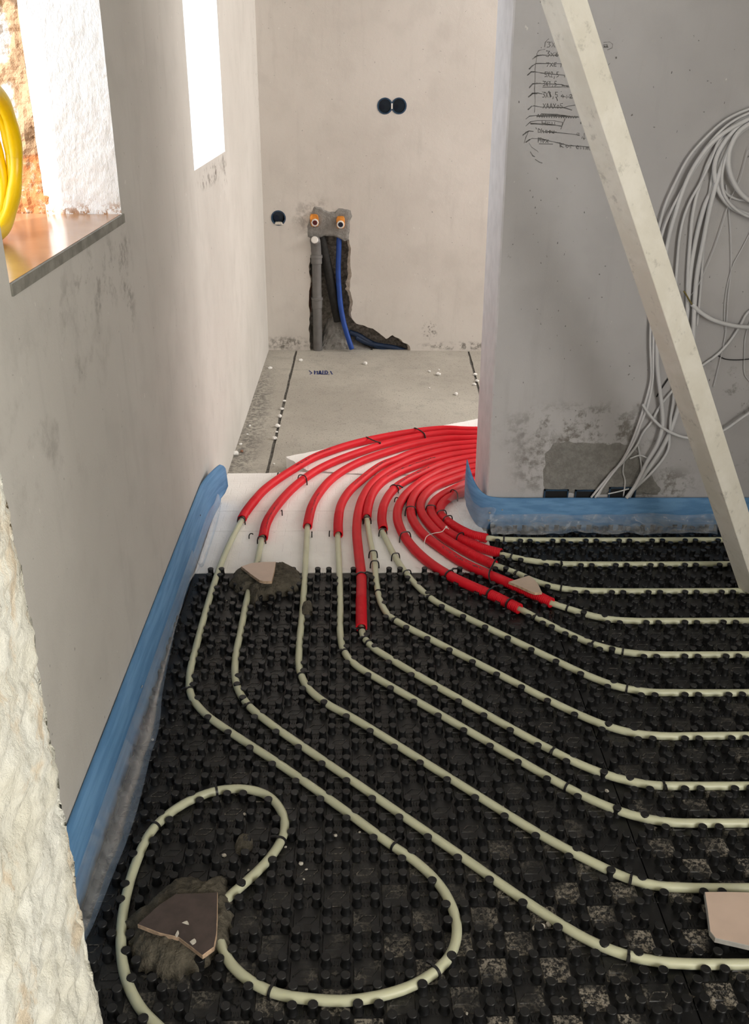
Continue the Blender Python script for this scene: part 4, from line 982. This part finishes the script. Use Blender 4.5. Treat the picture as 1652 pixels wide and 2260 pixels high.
shard([(-.274,.926),(-.248,.951),(-.217,.959),(-.182,.961),(-.181,.905),(-.183,.832),(-.201,.83),(-.216,.837),(-.245,.879)][::-1], .0425, .008, [M_tilep, M_body], 'pale pink tile shard pressed into mortar at the white board edge', (-.02, -.10))
shard([(.454,.857),(.483,.876),(.516,.896),(.527,.876),(.533,.844),(.534,.799),(.515,.797),(.502,.807),(.479,.833)][::-1], .030, .007, [M_tile, M_body], 'small beige tile shard resting on the fourth red sleeve', (-.02, -.04))
shard([(-.321,-.235),(-.292,-.196),(-.269,-.175),(-.23,-.174),(-.2,-.173),(-.194,-.222),(-.191,-.256),(-.192,-.28),(-.208,-.295),(-.229,-.278),(-.251,-.261),(-.283,-.252)][::-1], .031, .009, [M_tileb, M_body], 'dark brown broken tile lying face down in the foreground mortar', (0, 0))
shard([(.626,-.18),(.662,-.18),(.702,-.182),(.765,-.212),(.738,-.291),(.691,-.297),(.611,-.272),(.607,-.259),(.617,-.219)][::-1], .024, .010, [M_tilep, M_grey], 'large beige tile piece at the right edge of the picture', (.0, 0))
# white plaster marks on the brown tile are little crusts of their own
for k, (pts) in enumerate(([(-.257,-.257),(-.254,-.248),(-.251,-.255),(-.254,-.262)], [(-.232,-.27),(-.225,-.264),(-.221,-.271),(-.226,-.276)], [(-.25,-.234),(-.242,-.23),(-.238,-.238),(-.245,-.236)])):
    bm = NB(); heap(bm, pts, .0012, rings=4, base=.0405, rough=.0005, n=20, seed=k)
    tag(link('plaster_crust', bm, M_flake, smooth=True), 'whitish plaster crust on the dark brown tile, %s' % ('left one at its broken edge', 'right one near its tip', 'middle one')[k], 'plaster', 'plaster crusts on the brown tile')

# ------------------------------------------------------------------ crumbs and flakes
def lump(seed, s=1.0):
    bm = NB(); bmesh.ops.create_icosphere(bm, subdivisions=2, radius=1)
    for v in bm.verts: v.co *= 1+.35*noise.noise(v.co*1.6+Vector((seed*5, 0, 0))); v.co.z *= .75
    bmesh.ops.scale(bm, vec=(s, s, s), verts=bm.verts); return bm
lm = []
def lumpat(name, p, r, label, cat, group, mat, k):
    key = (name, k % 4)
    for kk, o in lm:
        if kk == key: o = o.copy(); COL.objects.link(o); break
    else:
        o = link(name, lump(k % 4+1), mat, origin=False); lm.append((key, o))
    o.location = p; o.scale = (r, r*random.uniform(.7, 1), r*random.uniform(.7, 1)); o.rotation_euler = (0, 0, random.uniform(0, 6)); return tag(o, label, cat, group)
CR = [(-.217,3.175),(-.358,3.044),(.103,3.124),(.452,2.951),(.461,3.031),(.413,3.001),(.505,2.663),(.393,2.752),(-.26,2.564),(-.263,2.458),(-.267,2.368),(-.268,2.25),(-.268,2.188),(-.27,2.114),(-.408,1.954),(-.398,2.055),(-.383,2.163),(-.382,2.26),(-.255,1.862),(.629,2.953),(.625,2.855),(.606,2.8)]
CRL = ['near the back wall left of the blue scribble', 'on the left strip of floor near the back wall', 'in front of the back wall niche', 'largest of those right of middle', 'tiny one behind the largest', 'yellowish one left of the largest', 'alone between niche and red sleeves', 'tiny one right of the floor middle', 'rearmost in the left groove', 'second from the back in the left groove', 'third from the back in the left groove', 'fourth from the back in the left groove', 'fifth from the back in the left groove', 'nearest big one in the left groove', 'by the left wall foot next to the blue strip end', 'second by the left wall foot', 'third by the left wall foot', 'farthest of those by the left wall foot', 'dark speck side of groove close to the boards', 'rear one in the right groove', 'middle one in the right groove', 'front one in the right groove']
CS = [.011, .010, .012, .013, .006, .008, .010, .005, .008, .010, .010, .012, .006, .011, .013, .007, .005, .005, .005, .010, .009, .009]
for k, ((x, y), l, r) in enumerate(zip(CR, CRL, CS)): lumpat('polystyrene_crumb', (x, y, ZF+r*.5), r, 'white polystyrene crumb, '+l, 'crumb', 'white crumbs on the concrete', M_crumb, k)
lumpat('wood_chip', [(-.386,1.981)][0]+(ZF+.004,), .008, 'brown chip beside the white crumb at the left wall foot', 'chip', None, M_brickred, 1)
FL = [(-.169,.071),(-.178,.043),(-.205,-.058),(-.178,-.013),(-.158,-.093),(-.181,-.141),(-.065,-.079),(-.059,-.115),(-.068,-.127),(-.055,-.093),(-.004,-.013),(.041,-.006),(-.095,-.04),(.32,.055),(.342,-.222),(.354,-.218),(.33,-.225),(.265,.304),(.618,-.288),(.625,-.292),(.199,-.374),(.442,.169),(.54,.079),(.532,.096),(-.304,.821),(-.133,.79),(.656,.62),(-.394,.261),(-.284,.12),(-.373,-.227)]
for k, (x, y) in enumerate(FL):
    px = ('inside the foreground loop', 'near the mortar and dark tile', 'right of the foreground loop', 'among the middle rows', 'at the right edge of the dimples')[0 if k < 6 else 2 if k < 13 else 4 if k in (18, 19) else 3]
    lumpat('plaster_flake', (x, y, .0035 if k not in (14, 15, 16, 17) else .006), random.choice((.0025, .0035, .0045)) if k not in (14, 15, 16, 18, 19) else .0055, 'pale plaster flake %s, number %d from the left wall' % (px, sorted(FL).index((x, y))+1), 'flake', 'plaster flakes on the black panels', M_flake, k)
# pale glossy wet spot on the right panel
# ------------------------------------------------------------------ leaning straightedge
T = Vector((.426, .70, 1.408)); B = Vector((1.123, .792, 0)); 
ax = (B-T).normalized(); roll = .3722
ref = Vector((0, -1, 0)); nn = (ref-ax*ref.dot(ax)).normalized(); bb = ax.cross(nn)
u = bb*math.cos(roll)+nn*math.sin(roll)
if u.x < 0: u = -u
v = ax.cross(u)
if v.y < 0: v = -v
W1, W2 = .0546, .0695
Lw = B+ax*(-(.019-B.z)/-ax.z if False else 0)
def atz(z): return T+(B-T)*((T.z-z)/(T.z-B.z))
bm = NB(); rings = []
for z in (.024, ZC-.09):
    c = atz(z); b_ = .0015
    sec = [u*b_, u*(W1-b_), u*W1+v*b_, u*W1+v*(W2-b_), u*(W1-b_)+v*W2, u*b_+v*W2, v*(W2-b_), v*b_]
    rings.append([bm.verts.new(c+q) for q in sec])
for k in range(8): bm.faces.new((rings[0][k], rings[0][(k+1) % 8], rings[1][(k+1) % 8], rings[1][k]))
bm.faces.new(rings[0][::-1]); bm.faces.new(rings[1])
mz = min(p.co.z for p in bm.verts)
tag(link('straightedge', bm, M_beam), 'pale plaster-smeared aluminium straightedge leaning diagonally across the grey wall', 'straightedge')

# ------------------------------------------------------------------ white cables on the partition
YC = 1.236
def cable(pts, d, label, y=YC, dy=None, mat=M_cable, name='cable', core=None, end=None):
    pts = list(pts); k = (sum(map(ord, label)) % 7)*.004
    if d > .005 and pts[0][0] > 1.0 and pts[0][1] > .95:      # the coil goes on round to the right, outside the picture
        x0, z0 = pts[0]; loop = pts[-1][0] > 1.0 and pts[-1][1] > .8
        back = [(x0+.10, z0+.006-k), (x0+.17, z0-.05-k), (x0+.185, z0-.14), (x0+.14, z0-.235-k), (x0+.05, z0-.262-k)]
        if loop: back = back[:4]; pts = pts+[(x0+.07, pts[-1][1]+.004)]
        pts = back[::-1]+pts
    elif d > .005 and pts[-1][0] > 1.0 and pts[-1][1] < .8: pts = pts+[(pts[-1][0]+.12, pts[-1][1]+.05), (pts[-1][0]+.22, pts[-1][1]+.16+k)]
    elif d > .005 and pts[0][0] > 1.0 and pts[0][1] < .8: pts = [(pts[0][0]+.2, pts[0][1]+.15+k), (pts[0][0]+.1, pts[0][1]+.04)]+pts
    P = [(p[0], y, p[1]) for p in pts]
    bm = NB(); path = smooth_path(P, .008); sweep(bm, path, d*.66, 10)
    if core is None:
        return tag(link(name, bm, mat, smooth=True), label, 'cable', 'white cables on the grey wall' if mat is M_cable else None)
    e = empty(name, path[-1], label, 'cable', 'white cables on the grey wall'); link('sheath', bm, mat, e, smooth=True)
    bm = NB(); sweep(bm, smooth_path([(p[0], y, p[1]) for p in core], .004), .0022, 8); link('bare_core', bm, M_copper, e, smooth=True)
cable([(1.092,1.216),(1.039,1.202),(.983,1.175),(.938,1.132),(.904,1.087),(.878,1.025),(.859,.964),(.851,.888),(.852,.792),(.862,.693),(.874,.59),(.89,.497),(.89,.467),(.882,.401),(.867,.319),(.849,.254),(.829,.214),(.801,.175),(.761,.112)], .0052, 'outermost thin white cable arching left and down to the left wall box')
cable([(1.093,1.208),(1.04,1.193),(.99,1.165),(.948,1.118),(.919,1.066),(.898,1.01),(.878,.959),(.863,.901),(.86,.817),(.866,.719),(.885,.564),(.895,.484),(.893,.415),(.881,.359),(.869,.302),(.844,.241),(.809,.182),(.772,.113)], .0052, 'second thin white cable from the outside of the arch', 1.232)
cable([(1.093,1.199),(1.028,1.173),(.984,1.147),(.95,1.116),(.927,1.081),(.908,1.039),(.896,.994),(.888,.948),(.881,.901),(.877,.83),(.877,.744),(.885,.644),(.899,.539),(.919,.458),(.935,.396),(.943,.347),(.937,.292),(.912,.228),(.9,.187),(.886,.149),(.867,.114)], .0085, 'thick white cable passing down behind the straightedge into the right wall box', 1.228)
cable([(1.097,1.191),(1.042,1.175),(1.003,1.158),(.979,1.134),(.967,1.096),(.957,1.059),(.943,1.018),(.927,.982),(.916,.942),(.912,.889),(.916,.817),(.926,.718),(.944,.59),(.966,.429),(.967,.37),(.972,.316),(.975,.27),(.961,.233),(.927,.181),(.894,.142),(.876,.112)], .0062, 'white cable swinging right of the straightedge then in to the right wall box', 1.238)
cable([(1.099,1.186),(1.055,1.173),(1.015,1.147),(.997,1.105),(.987,1.059),(.981,1.005),(.969,.971),(.962,.924),(.958,.865),(.958,.793),(.968,.668),(.975,.537),(.986,.428),(.983,.375),(.976,.335),(.964,.292),(.948,.251),(.918,.189),(.887,.132),(.879,.111)], .0095, 'thickest white cable coming down at the right into the right wall box', 1.242)
cable([(1.098,1.18),(1.049,1.165),(1.017,1.139),(.999,1.095),(.988,1.046),(.981,.994),(.977,.932),(.975,.866),(.973,.794),(.978,.72),(.99,.618),(.999,.512)], .0095, 'thick white cable hanging straight behind the straightedge', 1.230)
cable([(1.095,1.18),(1.056,1.174),(1.019,1.15),(1.003,1.112),(1.004,1.074),(1.022,1.034),(1.053,.998),(1.088,.978),(1.138,.971)], .0098, 'thick inner loop of white cable at the right edge', 1.222)
cable([(1.094,1.197),(1.041,1.18),(1.001,1.143),(.978,1.1),(.973,1.06),(.988,1.015),(1.014,.981),(1.047,.958),(1.086,.945),(1.146,.938)], .0092, 'thick outer loop of white cable at the right edge', 1.232)
cable([(1.097,1.184),(1.055,1.173),(1.028,1.156),(1.006,1.121),(.995,1.084),(.994,1.042),(1.006,1),(1.031,.97),(1.064,.949),(1.105,.935)], .0058, 'thin white cable inside the outer loop', 1.224)
cable([(1.085,1.197),(1.03,1.179),(.987,1.147),(.952,1.105),(.928,1.063),(.907,1.018),(.89,.968),(.882,.912),(.881,.841),(.884,.768),(.891,.667),(.895,.59)], .0060, 'third white cable from the outside of the arch, ending behind the straightedge', 1.240)
cable([(1.077,1.18),(1.022,1.158),(.984,1.125),(.962,1.085),(.951,1.041),(.942,.993),(.939,.936),(.944,.865),(.952,.78),(.968,.668),(.98,.564)], .0075, 'white cable in the middle of the hanging bundle', 1.241)
cable([(1.1,1.18),(1.045,1.164),(1.003,1.136),(.984,1.099),(.976,1.05),(.976,.993),(.98,.924),(.985,.841),(.994,.743),(1.001,.642)], .0055, 'thinner white cable at the right of the hanging bundle', 1.243)
cable([(1.012,1.005),(1.031,.99),(1.057,.981),(1.098,.976)], .0048, 'short thin grey-white loop low in the coil', 1.243)
cable([(.873,.416),(.887,.397),(.911,.37),(.939,.346),(.971,.328),(1.017,.313),(1.081,.316),(1.129,.339),(1.166,.371),(1.192,.392),(1.235,.432)], .0064, 'white cable hooking across in front with its cut end pointing up left', 1.222)
cable([(1.205,.641),(1.142,.643),(1.098,.647),(1.04,.662),(1.002,.682),(.971,.706)], .0088, 'thick white cable with frayed copper end right of the straightedge', 1.226, core=[(.971,.706),(.961,.718),(.95,.733),(.942,.743)])
cable([(1.195,.71),(1.139,.682),(1.124,.646),(1.103,.601),(1.075,.562),(1.038,.53),(.989,.486),(.945,.429),(.926,.392),(.911,.352),(.893,.323),(.879,.281),(.846,.229),(.809,.184),(.781,.112)], .0058, 'white cable crossing behind the straightedge from upper right', 1.240)
cable([(.924,.236),(.893,.249),(.864,.238)], .0038, 'short thin white wire crossing the bundle over the mortar patch', 1.240)
cable([(.884,.281),(.897,.236),(.904,.206),(.905,.175),(.897,.139)], .0030, 'thin white wire curling down into the right wall box', 1.241)
cable([(.849,.229),(.85,.193),(.86,.166),(.862,.112)], .0034, 'thin white wire bowed left above the right wall box', 1.243)
cable([(.813,.122),(.845,.13),(.875,.139)], .0032, 'thin white wire lying across the right wall box', 1.240)
cable([(1.057,1.106),(1.048,1.028),(1.033,.983),(1.024,.925),(1.013,.86),(.996,.793),(.979,.744),(.957,.714)], .0018, 'hair-thin white wire slanting down from the loops to the frayed cable end', 1.240, name='wire')
cable([(1.016,1.019),(1.037,.948),(1.057,.866),(1.07,.794),(1.076,.719),(1.087,.617),(1.085,.538),(1.08,.462)], .0018, 'hair-thin white wire hanging nearly straight below the loops', 1.243, name='wire')
cable([(1.11,.914),(1.091,.857),(1.073,.806),(1.068,.744),(1.073,.681),(1.084,.63)], .0018, 'hair-thin white wire curving in from the right edge', 1.245, name='wire')
cable([(1.156,.682),(1.146,.617),(1.154,.551),(1.166,.498),(1.193,.471)], .0020, 'hair-thin white wire bowed at the right edge', 1.245, name='wire')
cable([(1.213,.554),(1.165,.545),(1.124,.543),(1.097,.546),(1.074,.556),(1.063,.551),(1.059,.538)], .0022, 'thin black wire with curled end right of the straightedge', 1.245, mat=M_black, name='wire')
cable([(.948,.494),(.93,.459),(.918,.431)], .0032, 'short dark wire end sticking out left of the straightedge', 1.245, mat=M_black, name='wire')
for k, pts in enumerate(([(.617,.134),(.692,.134),(.696,.096),(.621,.096)], [(.712,.133),(.773,.133),(.778,.096),(.716,.096)], [(.816,.142),(.899,.137),(.904,.096),(.821,.096)])):
    x0, x1 = pts[0][0], pts[1][0]; z0, z1 = pts[2][1], pts[0][1]
    e = empty('wall_box', ((x0+x1)/2, PY0, z0), 'dark blue wall box above the blue strip, %s' % ('leftmost of three', 'middle of three', 'rightmost of three, under the thick cables')[k], 'wall box', 'dark wall boxes at the partition foot')
    bm = NB(); t = .004
    for a in ((x0, x1, z1-t, z1), (x0, x0+t, z0, z1), (x1-t, x1, z0, z1), (x0, x1, z0, z0+t)): box(bm, a[0], a[1], PY0-.0075, PY0, a[2], a[3])
    link('frame', bm, M_dark, e)
    bm = NB(); box(bm, x0+t, x1-t, PY0-.0045, PY0-.0002, z0+t, z1-t); link('inside', bm, M_black, e)

# ------------------------------------------------------------------ sockets and plumbing in the back wall
def socket_box(s, parent):
    bm = NB(); cyl(bm, (s[0], YB-.002, s[1]), (0, 1, 0), [(0, SR+.003), (0, SR-.003), (.004, SR-.0035), (.045, SR-.005)], 24, cap=False)
    n = 24; vs = [bm.verts.new((s[0]+(SR-.005)*math.cos(2*math.pi*k/n), YB+.043, s[1]+(SR-.005)*math.sin(2*math.pi*k/n))) for k in range(n)]; bm.faces.new(vs)
    o = link('cup', bm, M_dark, parent)
    bm = NB(); c = (s[0]-.012, YB+.040, s[1]-.006); cyl(bm, c, (0, -1, 0), [(0, .012), (.003, .012), (.003, .010), (.001, .010)], 16); link('knockout', bm, M_dkblue, parent)
ds = empty('socket_box', (sock[0][0]+.034, YB, sock[0][1]), 'double round dark blue socket box high on the cream back wall', 'socket box')
for s in sock[:2]: socket_box(s, ds)
bm = NB(); mx = (sock[0][0]+sock[1][0])/2; box(bm, mx-.0035, mx+.0035, YB-.0035, YB+.002, sock[0][1]-.012, sock[0][1]+.012); link('bridge', bm, M_ring, ds)
ss = empty('socket_box', (sock[2][0], YB, sock[2][1]), 'single round dark blue socket box low on the back wall near the corner', 'socket box')
socket_box(sock[2], ss)
bm = NB(); heap(bm, [(sock[2][0]+x*.02, YB+.01+y*.014) for x, y in ((-1, -1), (1, -1), (1, 1), (-1, 1))], .012, rings=5, base=sock[2][1]-.031, rough=.003, n=20); link('plaster_blob', bm, M_flake, ss)
def py(x, y, Y=3.37):
    return None
q = [(-.137,.508),(-.138,.425),(-.142,.204),(-.146,-.044)]
dp = empty('drain_pipe', (q[3][0], YB, ZF), 'grey plastic waste pipe with elbow in the wall chase', 'pipe')
yd = YB+.006; R_ = .0235; xq = q[0][0]
bm = NB(); cyl(bm, (xq, yd, ZF), (0, 0, 1), [(0, R_), (q[1][1]-ZF, R_)], 24); link('tube', bm, M_drain, dp, smooth='keep')
bm = NB(); cyl(bm, (xq, yd, q[1][1]-.03), (0, 0, 1), [(0, R_+.001), (.002, R_+.004), (.028, R_+.004), (.030, R_+.007), (.042, R_+.007), (.045, R_+.002)], 24); link('collar', bm, M_drain, dp)
bm = NB(); cyl(bm, (xq, yd, q[2][1]-.03), (0, 0, 1), [(0, R_+.0005), (.002, R_+.003), (.04, R_+.003), (.043, R_+.006), (.052, R_+.006), (.055, R_)], 24); link('collar', bm, M_drain, dp)
bm = NB(); sweep(bm, smooth_path([(xq, yd, q[1][1]+.01), (xq-.001, yd-.003, q[1][1]+.045), (xq-.003, yd-.015, q[0][1]-.004), (xq-.004, yd-.035, q[0][1]+.004)], .006), R_+.0015, 20); link('elbow', bm, M_drain, dp, smooth=True)
bm = NB(); cyl(bm, (xq-.006, yd-.034, q[0][1]+.008), (-.1, -1, .35), [(0, .018), (.007, .0165), (.0085, .012)], 16); link('end_cap', bm, M_ring, dp)
q = [(-.115,.536),(-.096,.445),(-.074,.334),(-.053,.221),(-.03,.101)]
ip = empty('insulated_pipe', (q[4][0], YB, q[4][1]), 'black insulated pipe slanting down the wall chase', 'pipe')
bm = NB(); sweep(bm, smooth_path([(p[0], YB+.022+.002*i, p[1]) for i, p in enumerate(q)], .01), lambda s: .021+.003*min(1, s/.25), 14); link('insulation', bm, M_insul, ip, smooth=True)
bm = NB(); a = Vector((q[0][0]-.002, YB+.018, q[0][1]+.012)); sweep(bm, [a, Vector((q[0][0]+.001, YB+.021, q[0][1]-.006))], .013, 12); link('pipe_end', bm, M_red, ip, smooth=True)
q = [(-.023,.528),(-.026,.446),(-.029,.357),(-.025,.267),(-.016,.175),(-0,.094),(.021,.023),(.039,-.032)]
bm = NB(); sweep(bm, smooth_path([(p[0], YB+(.018, .016, .012, .006, -.002, -.010, -.016, -.02)[i], p[1]) for i, p in enumerate(q)], .008), .0132, 14)
tag(link('water_pipe', bm, M_blue, smooth=True), 'bright blue water pipe curving down out of the wall chase', 'pipe')
for k, (pts, r) in enumerate((([(.025,.047),(.072,.03),(.124,-.001),(.19,-.032),(.256,-.055)], .015), ([(.06,.023),(.114,-.005),(.185,-.02),(.256,-.031),(.322,-.05)], .013))):
    bm = NB(); sweep(bm, smooth_path([(p[0], YB+.035-.006*k, p[1]-.006) for p in pts], .004), lambda s: r+.0012*math.sin(s*2*math.pi/.009), 12)
    tag(link('conduit', bm, M_dkblue, smooth=True), 'dark blue conduit in the slot at the wall foot, %s one' % ('upper', 'lower')[k], 'conduit')
for k, (cx, cz) in enumerate([(-.14,.598),(-.016,.59)]):
    e = empty('water_outlet', (cx, YB, cz), 'capped water outlet with orange tape, %s' % ('red inside, on the left', 'blue inside, on the right')[k], 'water outlet', 'water outlets in the mortar patch')
    bm = NB(); n = 14; tilt = .12 if k == 0 else 0
    prof = []
    for kk in range(n):
        a = 2*math.pi*kk/n; X = .021*max(-1, min(1, 1.25*math.cos(a))); Z = .029*max(-1, min(1, 1.2*math.sin(a)))+.008; prof.append((cx+X*math.cos(tilt)-Z*math.sin(tilt)*.5-.003*(k == 0), cz+Z))
    lo = [bm.verts.new((x, YB, z)) for x, z in prof]; hi = [bm.verts.new((cx+(x-cx)*.92, YB-.022+wob(i, .006, k, 1.3), cz+(z-cz)*.94)) for i, (x, z) in enumerate(prof)]
    for i in range(n): bm.faces.new((lo[i], lo[(i+1) % n], hi[(i+1) % n], hi[i]))
    bm.faces.new(hi); link('orange_tape', bm, M_orange, e)
    bm = NB(); cyl(bm, (cx, YB-.018, cz), (0, -1, 0), [(0, .018), (.018, .018), (.020, .0165), (.020, .0125), (.010, .0125)], 8 if k == 0 else 20, cap=False); link('collar_ring', bm, M_ring, e)
    bm = NB(); cyl(bm, (cx, YB-.024, cz), (0, -1, 0), [(0, .0124), (.006, .0124), (.0065, .011)], 16); link('plug', bm, M_redin if k == 0 else M_bluein, e)

# ------------------------------------------------------------------ yellow hose coil on the sill
yc = empty('hose_coil', (-.60, .33, Z1+.0165), 'coil of bright yellow ribbed hose standing on the window sill', 'hose')
for k in range(5):
    bm = NB(); R0 = .112+.005*(k % 2); P = []; ph = k*1.3
    for i in range(97):
        a = 2*math.pi*i/96
        P.append(Vector((-.556-.019*k+.012*math.sin(a+ph), .318+.004*k+R0*math.cos(a)+.004*math.cos(3*a+ph), Z1+.0165+.0135+R0+R0*math.sin(a))))
    sweep(bm, P, lambda s: .0118+.0008*math.sin(s*2*math.pi/.007), 12, cap=False)
    link('coil_turn', bm, M_yel, yc, smooth=True)
